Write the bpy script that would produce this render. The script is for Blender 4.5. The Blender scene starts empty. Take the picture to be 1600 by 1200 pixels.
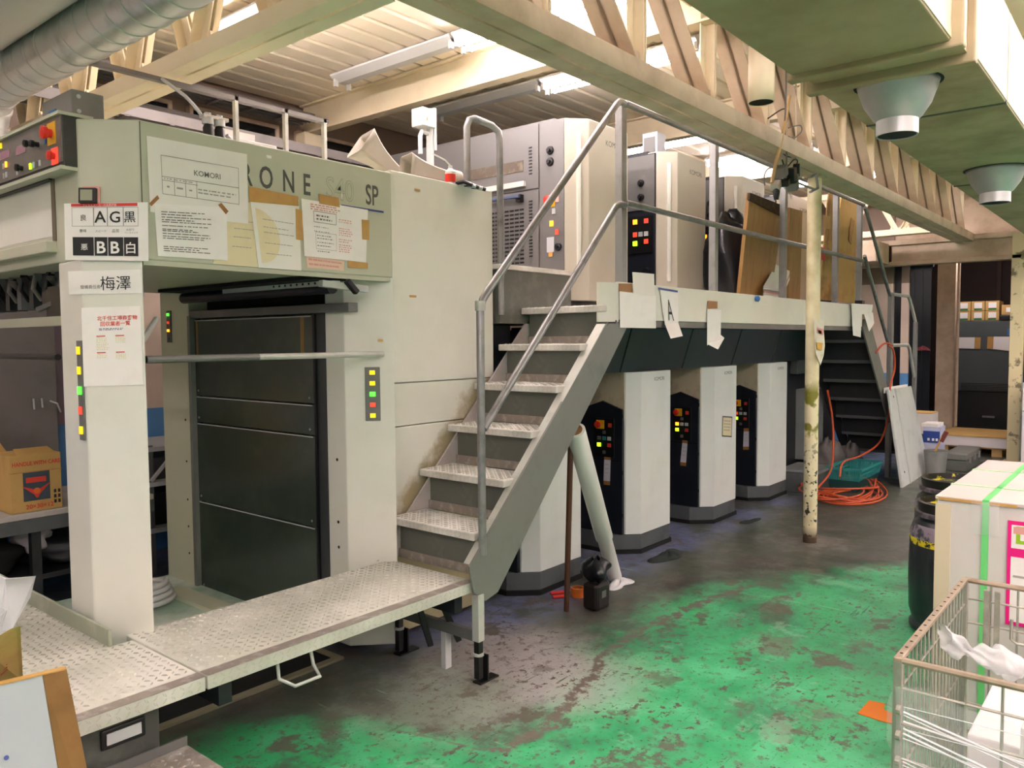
import bpy, bmesh, math, random
from math import sin, cos, pi, radians
from mathutils import Vector, Matrix
random.seed(7)
sc = bpy.context.scene
COL = sc.collection

# ------------------------------------------------------------------ camera
F_PX, YAW, PITCH, ROLL, CAM_H = 1241.4, radians(39.5596), radians(-3.1616), radians(-0.409), 1.6
CF = Vector((cos(YAW)*cos(PITCH), sin(YAW)*cos(PITCH), sin(PITCH)))
_r = Vector((sin(YAW), -cos(YAW), 0)); _u = _r.cross(CF)
CR = cos(ROLL)*_r + sin(ROLL)*_u
CU = cos(ROLL)*_u - sin(ROLL)*_r
CAM = Vector((0, 0, CAM_H))
cd = bpy.data.cameras.new('camera'); cam = bpy.data.objects.new('camera', cd); COL.objects.link(cam)
cd.sensor_fit = 'HORIZONTAL'; cd.sensor_width = 36; cd.lens = 36*F_PX/1600; cd.clip_start = .02; cd.clip_end = 100
m = Matrix.Identity(4)
for i in range(3):
    m[i][0] = CR[i]; m[i][1] = CU[i]; m[i][2] = -CF[i]; m[i][3] = CAM[i]
cam.matrix_world = m
sc.camera = cam

# ------------------------------------------------------------------ world, exposure
w = bpy.data.worlds.new('world'); sc.world = w; w.use_nodes = True
w.node_tree.nodes['Background'].inputs[0].default_value = (.9, .95, 1, 1)
w.node_tree.nodes['Background'].inputs[1].default_value = .3
sc.view_settings.view_transform = 'Standard'; sc.view_settings.look = 'None'
sc.view_settings.gamma = 1; sc.view_settings.use_curve_mapping = False
sc.view_settings.exposure = 1.45
TUBE_STRENGTH = 24.0

# ------------------------------------------------------------------ pixel -> point on a real plane (surveying the photograph)
def ray(px, py): return CF + CR*((px-800)/F_PX) - CU*((py-600)/F_PX)
def onx(px, py, c): d = ray(px, py); return CAM + d*(c/d.x)
def ony(px, py, c): d = ray(px, py); return CAM + d*(c/d.y)
def onz(px, py, c): d = ray(px, py); return CAM + d*((c-CAM_H)/d.z)
def onp(px, py, p0, n):
    d = ray(px, py); return CAM + d*((Vector(p0)-CAM).dot(n)/d.dot(n))

# ------------------------------------------------------------------ mesh builder
ORG = {}
def bez(p): return [Vector(q) for q in p]
class MB:
    def __init__(s): s.v = []; s.f = []
    def add(s, vs, fs):
        b = len(s.v); s.v += [Vector(q) for q in vs]; s.f += [tuple(b+i for i in f) for f in fs]; return s
    def hexa(s, p):      # p: 4 bottom, 4 top
        return s.add(p, [(0,3,2,1),(4,5,6,7),(0,1,5,4),(1,2,6,5),(2,3,7,6),(3,0,4,7)])
    def box(s, x0, x1, y0, y1, z0, z1):
        return s.hexa([(x0,y0,z0),(x1,y0,z0),(x1,y1,z0),(x0,y1,z0),(x0,y0,z1),(x1,y0,z1),(x1,y1,z1),(x0,y1,z1)])
    def prism(s, pts, ax, a, b):
        n = len(pts)
        def mk(p, t):
            return (t, p[0], p[1]) if ax == 'x' else (p[0], t, p[1]) if ax == 'y' else (p[0], p[1], t)
        vs = [mk(p, a) for p in pts] + [mk(p, b) for p in pts]
        fs = [tuple(range(n))[::-1], tuple(range(n, 2*n))] + [(i, (i+1) % n, n+(i+1) % n, n+i) for i in range(n)]
        return s.add(vs, fs)
    def bar(s, p, q, wd, ht, up=(0,0,1)):
        p, q, up = Vector(p), Vector(q), Vector(up)
        d = (q-p).normalized(); sd = d.cross(up)
        if sd.length < 1e-4: sd = d.cross(Vector((1,0,0)))
        sd.normalize(); u = sd.cross(d)
        a, b = sd*wd/2, u*ht/2
        return s.hexa([p-a-b, p+a-b, q+a-b, q-a-b, p-a+b, p+a+b, q+a+b, q-a+b])
    def tube(s, pts, r, n=10, closed=False):
        pts = bez(pts); N = len(pts); rr = r if isinstance(r, (list, tuple)) else [r]*N
        rings = []; u = None
        for i, p in enumerate(pts):
            if closed: t = pts[(i+1) % N]-pts[i-1]
            else: t = pts[min(i+1, N-1)]-pts[max(i-1, 0)]
            t.normalize()
            if u is None:
                u = t.cross(Vector((0,0,1)))
                if u.length < 1e-3: u = t.cross(Vector((1,0,0)))
            else: u = u - t*u.dot(t)
            u.normalize(); v = t.cross(u)
            rings.append([p + (u*cos(2*pi*k/n)+v*sin(2*pi*k/n))*rr[i] for k in range(n)])
        b = len(s.v); s.v += [q for R in rings for q in R]
        for i in range(N if closed else N-1):
            j = (i+1) % N
            for k in range(n):
                s.f.append((b+i*n+k, b+i*n+(k+1) % n, b+j*n+(k+1) % n, b+j*n+k))
        if not closed:
            s.f.append(tuple(b+k for k in range(n))[::-1]); s.f.append(tuple(b+(N-1)*n+k for k in range(n)))
        return s
    def lathe(s, c, prof, n=24, axis=(0,0,1), cap=True):
        c = Vector(c); ax = Vector(axis).normalized()
        u = ax.cross(Vector((0,1,0)))
        if u.length < 1e-3: u = ax.cross(Vector((1,0,0)))
        u.normalize(); v = ax.cross(u); b = len(s.v)
        for r, z in prof:
            s.v += [c + ax*z + (u*cos(2*pi*k/n)+v*sin(2*pi*k/n))*r for k in range(n)]
        for i in range(len(prof)-1):
            for k in range(n):
                s.f.append((b+i*n+k, b+i*n+(k+1) % n, b+(i+1)*n+(k+1) % n, b+(i+1)*n+k))
        if cap:
            s.f.append(tuple(b+k for k in range(n))[::-1]); s.f.append(tuple(b+(len(prof)-1)*n+k for k in range(n)))
        return s
    def slab(s, pts, t, n=None):   # polygon with thickness t behind its face
        pts = bez(pts)
        if n is None: n = (pts[1]-pts[0]).cross(pts[2]-pts[0]).normalized()
        n = Vector(n)
        if n.dot(CAM-pts[0]) < 0: n = -n
        k = len(pts); vs = pts + [p-n*t for p in pts]
        return s.add(vs, [tuple(range(k)), tuple(range(k, 2*k))[::-1]] + [(i, k+i, k+(i+1) % k, (i+1) % k) for i in range(k)])
    def grid(s, nu, nv, fn, thick=0):
        b = len(s.v)
        s.v += [Vector(fn(i/nu, j/nv)) for j in range(nv+1) for i in range(nu+1)]
        for j in range(nv):
            for i in range(nu):
                a = b+j*(nu+1)+i; s.f.append((a, a+1, a+nu+2, a+nu+1))
        return s
    def build(s, name, mt, parent=None, smooth=False, bevel=0, thick=0, kind=None, recalc=True):
        me = bpy.data.meshes.new(name)
        if parent is None:
            xs = [p.x for p in s.v]; ys = [p.y for p in s.v]; zs = [p.z for p in s.v]
            o3 = Vector(((min(xs)+max(xs))/2, (min(ys)+max(ys))/2, min(zs)))
        else: o3 = ORG[parent.name]
        me.from_pydata([tuple(p-o3) for p in s.v], [], s.f)
        if recalc and len(s.f) < 60000:
            bm = bmesh.new(); bm.from_mesh(me); bmesh.ops.recalc_face_normals(bm, faces=bm.faces); bm.to_mesh(me); bm.free()
        if smooth:
            me.shade_smooth()
            if smooth != 'all': me.set_sharp_from_angle(angle=radians(38))
        me.materials.append(mt)
        o = bpy.data.objects.new(name, me); COL.objects.link(o)
        if parent is None: o.location = o3
        else: o.parent = parent
        ORG[o.name] = o3.copy()
        if bevel:
            b = o.modifiers.new('bevel', 'BEVEL'); b.width = bevel; b.segments = 2; b.limit_method = 'ANGLE'; b.angle_limit = radians(40)
            b.harden_normals = False
        if thick:
            t = o.modifiers.new('solid', 'SOLIDIFY'); t.thickness = thick
        if kind: o['kind'] = kind
        return o

def tag(o, label, cat, group=None):
    o['label'] = label; o['category'] = cat
    if group: o['group'] = group
    return o
def thing(name, label, cat, loc=(0,0,0), group=None):
    o = bpy.data.objects.new(name, None); COL.objects.link(o); o.location = loc; o.empty_display_size = .1
    ORG[o.name] = Vector(loc); return tag(o, label, cat, group)
def copy_tree(o, parent=None, loc=None):
    c = o.copy(); COL.objects.link(c)
    if parent: c.parent = parent
    ORG[c.name] = ORG[o.name].copy()
    for ch in o.children: copy_tree(ch, c)
    if loc is not None: c.location = loc
    return c
def struct(o): o['kind'] = 'structure'; return o
def lab(o, label): o['label'] = label; return o

# ------------------------------------------------------------------ materials
def lin(c):
    if isinstance(c, str):
        c = [int(c[i:i+2], 16)/255 for i in (0, 2, 4)]
        c = [x/12.92 if x <= .04045 else ((x+.055)/1.055)**2.4 for x in c]
    return (c[0], c[1], c[2], 1)
def nd(t, typ, **kw):
    n = t.nodes.new(typ)
    for k, v in kw.items():
        if k.startswith('_'): setattr(n, k[1:], v)
        else: n.inputs[k].default_value = v
    return n
MATS = {}
def mat(name, col, rough=.5, metal=0, dirt=None, ds=4, da=.5, dlo=.5, dhi=.7, bump=0, bs=60, emit=0, spec=.5, stretch=None, alpha=1, trans=0, coat=0):
    if name in MATS: return MATS[name]
    M = bpy.data.materials.new(name); M.use_nodes = True; t = M.node_tree; b = t.nodes['Principled BSDF']; L = t.links.new
    b.inputs['Base Color'].default_value = lin(col); b.inputs['Roughness'].default_value = rough; b.inputs['Metallic'].default_value = metal
    b.inputs['Specular IOR Level'].default_value = spec
    if alpha < 1: b.inputs['Alpha'].default_value = alpha
    if trans: b.inputs['Transmission Weight'].default_value = trans
    if coat: b.inputs['Coat Weight'].default_value = coat
    if emit:
        b.inputs['Emission Color'].default_value = lin(col); b.inputs['Emission Strength'].default_value = emit
    if dirt or bump:
        tc = nd(t, 'ShaderNodeTexCoord'); src = tc.outputs['Object']
        if stretch:
            mp = nd(t, 'ShaderNodeMapping', Scale=stretch); L(src, mp.inputs[0]); src = mp.outputs[0]
    if dirt:
        n = nd(t, 'ShaderNodeTexNoise', Scale=ds, Detail=7, Roughness=.62); L(src, n.inputs['Vector'])
        r = nd(t, 'ShaderNodeMapRange', **{'From Min': dlo, 'From Max': dhi, 'To Max': da}); L(n.outputs[0], r.inputs[0])
        mx = nd(t, 'ShaderNodeMix', _data_type='RGBA'); L(r.outputs[0], mx.inputs[0])
        mx.inputs[6].default_value = lin(col); mx.inputs[7].default_value = lin(dirt); L(mx.outputs[2], b.inputs['Base Color'])
    if bump:
        n2 = nd(t, 'ShaderNodeTexNoise', Scale=bs, Detail=4); L(src, n2.inputs['Vector'])
        bp = nd(t, 'ShaderNodeBump', Strength=bump, Distance=.01); L(n2.outputs[0], bp.inputs['Height']); L(bp.outputs[0], b.inputs['Normal'])
    MATS[name] = M; return M

PRESS = mat('press_enamel', 'dcdcd1', .28, dirt='b5b3a0', ds=2.2, da=.30, dlo=.45, dhi=.75)
PRESS_G = mat('press_enamel_greener', 'b9bba6', .4, dirt='a8a892', ds=2.5, da=.35, dlo=.45, dhi=.75)
TOWER = mat('tower_enamel', 'e6e9e5', .35, dirt='b9bba8', ds=2, da=.25)
UPPER = mat('upper_cover_enamel', 'beb8a8', .4, dirt='ab a390'.replace(' ', ''), ds=1.6, da=.4)
CREAM = mat('cream_paint', 'e6d8b8', .55, dirt='b89a6a', ds=3, da=.35, dlo=.5, dhi=.8)
CREAM_D = mat('cream_paint_dirty', 'd0bba2', .6, dirt='93795a', ds=3.5, da=.6, dlo=.42, dhi=.72)
CEIL = mat('ceiling_paint', 'f2e5cd', .6, dirt='d3c09c', ds=1.2, da=.3)
STEEL = mat('grey_steel', '8e8e8c', .42, .35, dirt='5c5b58', ds=6, da=.5)
PIPE = mat('grey_pipe', '8b8b8a', .36, .45, dirt='4f4e4c', ds=9, da=.6, dlo=.48, dhi=.7)
PIPE_L = mat('pale_pipe', 'b8bab2', .4, .15, dirt='7c7c78', ds=9, da=.4)
STRING = mat('stringer_paint', '777872', .45, .2, dirt='5c5d58', ds=5, da=.5)
PLATE = mat('tread_plate_steel', 'c4c0b8', .55, .1, dirt='efebe6', ds=3.5, da=.8, dlo=.42, dhi=.62)
PLATE_G = mat('walkway_plate_paint', 'b8b9ab', .5, .08, dirt='dcd9d0', ds=2.6, da=.8, dlo=.42, dhi=.66)
PLATE_GREEN = mat('plate_edge_paint', '9ba18c', .5, .1, dirt='c7c8bb', ds=9, da=.5)
WEAR = mat('worn_bare_edge', '9d938a', .42, .45, dirt='d8d5cf', ds=18, da=.6)
LOZ = mat('plate_bars', '9b9a8e', .5, .1, dirt='d6d4cb', ds=3.5, da=.75, dlo=.45, dhi=.66)
RISER = mat('riser_paint', '5f6158', .5, dirt='8e8e86', ds=7, da=.55, dlo=.5, dhi=.75)
DARK = mat('dark_machine', '1b1d22', .5, dirt='2e2d2c', ds=5, da=.6)
NAVY = mat('navy_panel', '171b24', .35, dirt='24272c', ds=4, da=.6)
BLACK = mat('black_plastic', '0c0c0d', .4)
BLACKM = mat('black_matt', '0a0a0a', .85)
PLINTH = mat('plinth_grey', '55595a', .5, dirt='3a3c3d', ds=5, da=.6)
DOORG = mat('smoked_door', '38433a', .2, dirt='565f4c', ds=2.2, da=.55, dlo=.45, dhi=.8, spec=.6)
GREYP = mat('grey_panel', '6d6d6a', .4, .3, dirt='8d8d8c', ds=3, da=.6)
SILVER = mat('vent_face_steel', '727170', .42, .35, dirt='75736f', ds=2.4, da=.55)
GALV = mat('galvanised_duct', 'd9dadb', .3, .7, dirt='a9adb0', ds=7, da=.7)
GALV_L = mat('galvanised_smooth', 'd6d1cc', .38, .35, dirt='b8b3ad', ds=2, da=.5)
DUCTG = mat('duct_green_paint', 'ad9a78', .55, dirt='8a7550', ds=1.8, da=.7, dlo=.42, dhi=.7)
DUCTG2 = mat('duct_tan_paint', 'b09b7a', .6, dirt='84704a', ds=2.6, da=.7, dlo=.42, dhi=.66)
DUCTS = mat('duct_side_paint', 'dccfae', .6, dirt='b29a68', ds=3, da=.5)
NOZ = mat('nozzle_silver', 'b5b3b3', .42, .5, dirt='9a9896', ds=6, da=.4)
PAPER = mat('paper_white', 'eeeae6', .7, dirt='dcd6cf', ds=8, da=.4)
PAPER_L = mat('laminated_paper', 'e6e3dc', .3, dirt='d9d5cb', ds=4, da=.5)
PAPER_O = mat('aged_paper', 'dfd3ae', .6, dirt='cdbb8b', ds=7, da=.5)
PAPER_P = mat('pink_paper', 'e5c5b0', .7)
TAPE = mat('kraft_tape', 'bf9350', .45, dirt='a97b3c', ds=14, da=.5)
TAPE_D = mat('brown_tape', '9a6a36', .4)
INK = mat('ink_black', '1b1a1a', .6)
INK_G = mat('ink_grey', '6f6c68', .6)
INK_F = mat('ink_faint', 'a5a09a', .6)
INK_R = mat('ink_red', 'd4392c', .6)
INK_RF = mat('ink_red_faint', 'd89a92', .6)
INK_B = mat('ink_blue', '3a4a8a', .6)
INK_Y = mat('ink_yellow', 'd8cf8c', .6)
LOGOG = mat('logo_grey', '4f5049', .5)
LOGOL = mat('logo_outline', '9a9c88', .5)
KRAFT = mat('cardboard', 'c4a05e', .8, dirt='a77b42', ds=5, da=.5)
KRAFT_D = mat('cardboard_torn', 'b58d55', .85, dirt='7b5528', ds=6, da=.7, dlo=.45, dhi=.6)
PLY = mat('plywood', '9c7642', .6, dirt='7d5725', ds=4, da=.65, dlo=.45, dhi=.7, stretch=(4, 4, .7))
PLY_L = mat('board_edge', 'c69a58', .6, dirt='a5793c', ds=9, da=.5)
WHITE = mat('white_plastic', 'd4d4d1', .4)
WHITE_C = mat('white_carton', 'cdc7c2', .55, dirt='c3bbb4', ds=3, da=.5)
RED = mat('red_plastic', 'd42f22', .35)
ORANGE = mat('orange_plastic', 'd66b1f', .5)
YEL = mat('yellow_plastic', 'd9a520', .4)
BLUE = mat('blue_plastic', '2f6da8', .4)
TEAL = mat('teal_plastic', '2f8f8c', .45)
TEAL_D = mat('teal_painted_shade', '174b4a', .6)  # darker teal paints the shade inside the basket
CORD = mat('cord_orange', 'c4512a', .5)
L_Y = mat('lamp_yellow', 'e6c819', .4, emit=.35)
L_G = mat('lamp_green', '3df52a', .4, emit=1.6)
L_LG = mat('lamp_lime', 'a4ff1a', .4, emit=1.6)
L_R = mat('lamp_red', 'e0452f', .4, emit=.35)
L_O = mat('lamp_orange', 'ff8a1f', .4, emit=1.5)
L_W = mat('lamp_white', 'bfc1c1', .4)
STRAP = mat('green_strap', '6fd07a', .35)
PINK = mat('magenta_print', 'e6007e', .5)
LIME = mat('lime_print', '9ac31f', .5)
WIRE = mat('cage_wire', 'a5a095', .42, .6, dirt='c8c1b2', ds=16, da=.6)
RUSTY = mat('cage_rim', 'a08f7c', .5, .4, dirt='6d5138', ds=14, da=.6)
BARREL = mat('barrel_black', '22262c', .32, dirt='4a4a50', ds=5, da=.5, stretch=(3, 3, .6))
INKY = mat('barrel_yellow', 'e0cf1c', .5)
INKP = mat('barrel_purple_ink', '8f7f90', .4, dirt='22262c', ds=9, da=.9, dlo=.5, dhi=.56)
CABD = mat('far_cabinet_grey', '4b5354', .5, dirt='3d4444', ds=3, da=.4)
BROWN = mat('dark_brown_wall', '2c1a10', .7, dirt='1c110b', ds=3, da=.6)
CURT = mat('black_strip_curtain', '11161c', .35)
WOOD = mat('pallet_wood', 'c2a066', .75, dirt='9b7a45', ds=6, da=.5)
RAGM = mat('dark_rag', '2c332f', .9)
RODM = mat('brown_rod', '5b3a2c', .3, .3)
HORN = mat('horn_grey', 'aea79a', .5, dirt='8f887b', ds=5, da=.4)
SKIRT = mat('skirt_dark', '474843', .55, dirt='6f6f68', ds=7, da=.6, dlo=.45, dhi=.7)
FLOORBAY = mat('bay_floor_paint', '9dbba3', .6, dirt='e6eadf', ds=2.5, da=.9, dlo=.4, dhi=.62)
DUST = mat('powder_dusted_green_frame', 'd2d4b8', .5, dirt='d3d5bd', ds=3, da=.5)
TUBE = mat('fluorescent_tube_lit', 'fff0f3', .4, emit=TUBE_STRENGTH)
GASKET = mat('seam_dark', '5d5c50', .7)
BAG = mat('black_bag', '0d1016', .28, bump=.5, bs=18)
FILM = mat('stretch_film', 'fbfafb', .18, alpha=.2, bump=.8, bs=16)
FILM_R = mat('film_rope', 'eceaec', .25, alpha=.5, bump=.8, bs=30)
TRAYG = mat('tray_grey', '7a7572', .5, .3, dirt='5f5b58', ds=4, da=.5)
POLY = mat('translucent_polythene', 'e8edf0', .3, alpha=.55, bump=.4, bs=18)
CABLE = mat('cable_grey', '6f6a66', .5)
MIRRORD = mat('dark_window_glass', '20211f', .1)

# ------------------------------------------------------------------ lettering
_fc = bpy.data.curves.new('lettering', 'FONT'); _fo = bpy.data.objects.new('lettering', _fc); COL.objects.link(_fo)
def text(s, name, mt, parent, org, right, up, size, off=0, align='LEFT', sx=1, out=.0008):
    _fc.body = s; _fc.size = size; _fc.align_x = align; _fc.align_y = 'BOTTOM_BASELINE'; _fc.offset = off*size; _fc.extrude = 0; _fc.resolution_u = 3
    dg = bpy.context.evaluated_depsgraph_get(); dg.update()
    me = bpy.data.meshes.new_from_object(_fo.evaluated_get(dg)); me.name = name
    R, U = Vector(right).normalized(), Vector(up).normalized(); n = R.cross(U)
    p = Vector(org)+n*out-ORG[parent.name]
    for v in me.vertices: v.co = p + R*(v.co.x*sx) + U*v.co.y
    me.materials.clear(); me.materials.append(mt)
    o = bpy.data.objects.new(name, me); COL.objects.link(o); o.parent = parent; ORG[o.name] = ORG[parent.name].copy()
    return o

class Sheet:   # flat sheet given by its four corners tl, tr, br, bl
    def __init__(s, c):
        s.c = bez(c); a = s.pt(0, 0); s.R = (s.pt(1, 0)-a).normalized(); s.U = (a-s.pt(0, 1)).normalized(); s.n = s.R.cross(s.U).normalized()
        s.W = (s.pt(1, 0)-a).length; s.H = (s.pt(0, 1)-a).length
    def pt(s, u, v, d=0):
        a, b, c, e = s.c; p = a*(1-u)*(1-v)+b*u*(1-v)+c*u*v+e*(1-u)*v
        return p + s.n*d if d else p
    def rect(s, mb, u0, u1, v0, v1, d=.0016):
        return mb.add([s.pt(u0, v1, d), s.pt(u1, v1, d), s.pt(u1, v0, d), s.pt(u0, v0, d)], [(0,1,2,3)])
    def body(s, mb, t=.0012): return mb.slab(s.c, t, s.n) if s.n.dot(CAM-s.c[0]) > 0 else mb.slab(s.c, t)
    def lines(s, mb, u0, u1, vs, h=.012, d=.0016, jag=.25, seed=1):
        rg = random.Random(seed)
        for v in vs:
            e = u1-(u1-u0)*jag*rg.random(); u = u0
            while u < e:
                wd = rg.uniform(.03, .12)*(u1-u0)*1.2; s.rect(mb, u, min(u+wd, e), v, v+h, d); u += wd+rg.uniform(.008, .02)
    def text(s, st, name, mt, par, u, v, size, **k): return text(st, name, mt, par, s.pt(u, v), s.R, s.U, size, **k)
    def frame(s, mb, u0, u1, v0, v1, w=.006, d=.0016):
        wu = w; wv = w*s.W/s.H
        s.rect(mb, u0, u1, v0, v0+wv, d); s.rect(mb, u0, u1, v1-wv, v1, d); s.rect(mb, u0, u0+wu, v0, v1, d); s.rect(mb, u1-wu, u1, v0, v1, d)

def plate_lozenges(mb, o, a, b, na, nb, s=.012, h=.0045):
    """raised bars of a checker plate; o origin, a and b step vectors"""
    o, a, b = Vector(o), Vector(a), Vector(b); n = a.cross(b).normalized()
    if n.z < 0 and abs(n.z) > .3: n = -n
    ah, bh = a.normalized(), b.normalized()
    for i in range(na):
        for j in range(nb):
            c = o + a*(i+.5) + b*(j+.5)
            d = (ah+bh if (i+j) % 2 else ah-bh).normalized(); e = n.cross(d)
            p = [c-d*s, c-e*s*.32, c+d*s, c+e*s*.32]
            q = [c-d*s*.5+n*h, c+d*s*.5+n*h]
            mb.add(p+q, [(0,1,5,4),(1,2,5),(2,3,4,5),(3,0,4)])
    return mb
# ------------------------------------------------------------------ floor
def floor_material():
    M = bpy.data.materials.new('worn_green_floor'); M.use_nodes = True; t = M.node_tree; L = t.links.new; b = t.nodes['Principled BSDF']
    g = nd(t, 'ShaderNodeNewGeometry'); P = g.outputs['Position']
    sx = nd(t, 'ShaderNodeSeparateXYZ'); L(P, sx.inputs[0]); X, Y = sx.outputs[0], sx.outputs[1]
    def noise(sc_, det=8, ro=.65, st=None):
        n = nd(t, 'ShaderNodeTexNoise', Scale=sc_, Detail=det, Roughness=ro)
        if st:
            mp = nd(t, 'ShaderNodeMapping', Scale=st, Rotation=(0, 0, radians(-20))); L(P, mp.inputs[0]); L(mp.outputs[0], n.inputs['Vector'])
        else: L(P, n.inputs['Vector'])
        return n.outputs[0]
    def mth(op, a, b_=None, c=None):
        n = nd(t, 'ShaderNodeMath', _operation=op)
        for i, q in enumerate((a, b_, c)):
            if q is None: continue
            if isinstance(q, (int, float)): n.inputs[i].default_value = q
            else: L(q, n.inputs[i])
        return n.outputs[0]
    def ramp(v, a, c, lo=0, hi=1):
        n = nd(t, 'ShaderNodeMapRange', _interpolation_type='SMOOTHSTEP', **{'From Min': a, 'From Max': c, 'To Min': lo, 'To Max': hi}); L(v, n.inputs[0]); return n.outputs[0]
    def mix(f, a, c):
        n = nd(t, 'ShaderNodeMix', _data_type='RGBA'); L(f, n.inputs[0])
        for i, q in ((6, a), (7, c)):
            if isinstance(q, (str, tuple)): n.inputs[i].default_value = lin(q)
            else: L(q, n.inputs[i])
        return n.outputs[2]
    def blob(cx, cy, r0, r1, n):
        a = mth('SUBTRACT', X, cx); c = mth('SUBTRACT', Y, cy)
        d = mth('SQRT', mth('ADD', mth('MULTIPLY', a, a), mth('MULTIPLY', c, c)))
        return ramp(mth('ADD', d, mth('MULTIPLY', mth('SUBTRACT', n, .5), 1.1)), r1, r0)
    n1, n2, n3 = noise(1.3), noise(5), noise(22, 6)
    cv = nd(t, 'ShaderNodeFloatCurve'); cu = cv.mapping.curves[0]
    pts = [(0, 3.0), (1.5, 2.85), (2.15, 2.42), (2.33, 1.95), (2.9, 2.02), (3.47, 2.18), (4.26, 2.15), (4.8, 2.06), (5.4, 1.75), (6.3, 1.1), (8, .6), (10, .3)]
    cu.points[0].location = (pts[0][0]/10, pts[0][1]/4); cu.points[1].location = (pts[-1][0]/10, pts[-1][1]/4)
    for q in pts[1:-1]: cu.points.new(q[0]/10, q[1]/4)
    cv.mapping.update(); L(mth('MULTIPLY', X, .1), cv.inputs['Value'])
    dy = mth('SUBTRACT', Y, mth('MULTIPLY', cv.outputs[0], 4))                 # distance to the edge of the paint, + = towards the press
    dn = mth('ADD', dy, mth('ADD', mth('MULTIPLY', mth('SUBTRACT', n1, .5), .55), mth('MULTIPLY', mth('SUBTRACT', n2, .5), .5)))
    green = mix(ramp(n2, .38, .66), '36a96a', '57bd87')
    green = mix(ramp(n1, .4, .7), green, '2a7f55')
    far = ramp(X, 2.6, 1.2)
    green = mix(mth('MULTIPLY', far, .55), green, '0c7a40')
    grey = mix(ramp(n2, .36, .64), '393633', '55504c')
    grey = mix(ramp(n1, .45, .7), grey, '2c2a28')
    c = mix(ramp(dn, -.06, .34), green, grey)
    pat = ramp(mth('ADD', noise(1.9, 9, .7), mth('MULTIPLY', dy, .16)), .50, .60)
    c = mix(mth('MULTIPLY', pat, .8), c, '4c5348')
    # blue-white powder beside the towers
    pw = mth('MULTIPLY', ramp(mth('ADD', Y, mth('MULTIPLY', n2, .3)), 2.75, 3.05), ramp(noise(1.7), .40, .54))
    pw = mth('MULTIPLY', pw, ramp(X, 2.3, 3.2))
    c = mix(mth('MULTIPLY', pw, .85), c, '757ca4')
    c = mix(mth('MULTIPLY', blob(2.95, 2.42, .15, .75, n1), .9), c, 'a79f9f')
    c = mix(mth('MULTIPLY', blob(2.45, 2.45, .1, .5, n2), .6), c, '8f9c8c')
    c = mix(mth('MULTIPLY', blob(6.24, 2.1, .05, .4, n2), .7), c, '8a817b')
    # worn-through patches, scratches and the long crack
    w1 = ramp(n3, .555, .60); w2 = ramp(noise(3.2), .5, .62)
    wear = mth('MULTIPLY', w1, mth('ADD', .35, w2))
    c = mix(mth('MINIMUM', mth('MULTIPLY', wear, 1.4), .95), c, '5f5348')
    c = mix(mth('MULTIPLY', ramp(noise(2.1, 7, .75), .56, .64), .7), c, '6a665c')
    med = mth('MULTIPLY', ramp(noise(3.6, 12, .72), .555, .585), ramp(noise(.9, 4), .42, .56))
    c = mix(mth('MULTIPLY', med, .85), c, '5e554a')
    lite = mth('MULTIPLY', ramp(noise(2.7, 10, .7), .58, .63), ramp(dy, .5, -.2))
    c = mix(mth('MULTIPLY', lite, .45), c, '7fb592')
    sp = ramp(noise(48, 3), .63, .66); c = mix(mth('MULTIPLY', sp, .8), c, '3a332c')
    scr = ramp(noise(7, 5, .6, (.35, 6, 1)), .60, .63); c = mix(mth('MULTIPLY', scr, mth('MULTIPLY', w2, .75)), c, '3b4038')
    sc2 = ramp(noise(5, 4, .5, (6, .5, 1)), .66, .69); c = mix(mth('MULTIPLY', sc2, mth('MULTIPLY', ramp(noise(1.5), .5, .62), .5)), c, '9fbfa8')
    wob = mth('MULTIPLY', mth('SUBTRACT', noise(5, 9, .75), .5), .3)
    ck = mth('MULTIPLY', ramp(mth('ABSOLUTE', mth('ADD', dy, wob)), .042, .02), mth('MULTIPLY', ramp(X, 2.0, 2.3), ramp(X, 5.3, 4.8)))
    c = mix(mth('MULTIPLY', ck, ramp(n3, .36, .52)), c, '6b5f57')
    L(c, b.inputs['Base Color'])
    L(ramp(n2, .3, .7, .3, .52), b.inputs['Roughness'])
    bp = nd(t, 'ShaderNodeBump', Strength=.25, Distance=.004); L(n3, bp.inputs['Height']); L(bp.outputs[0], b.inputs['Normal'])
    return M

struct(MB().box(-4, 17, -5, 6, -.1, 0).build('floor', floor_material()))

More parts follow.
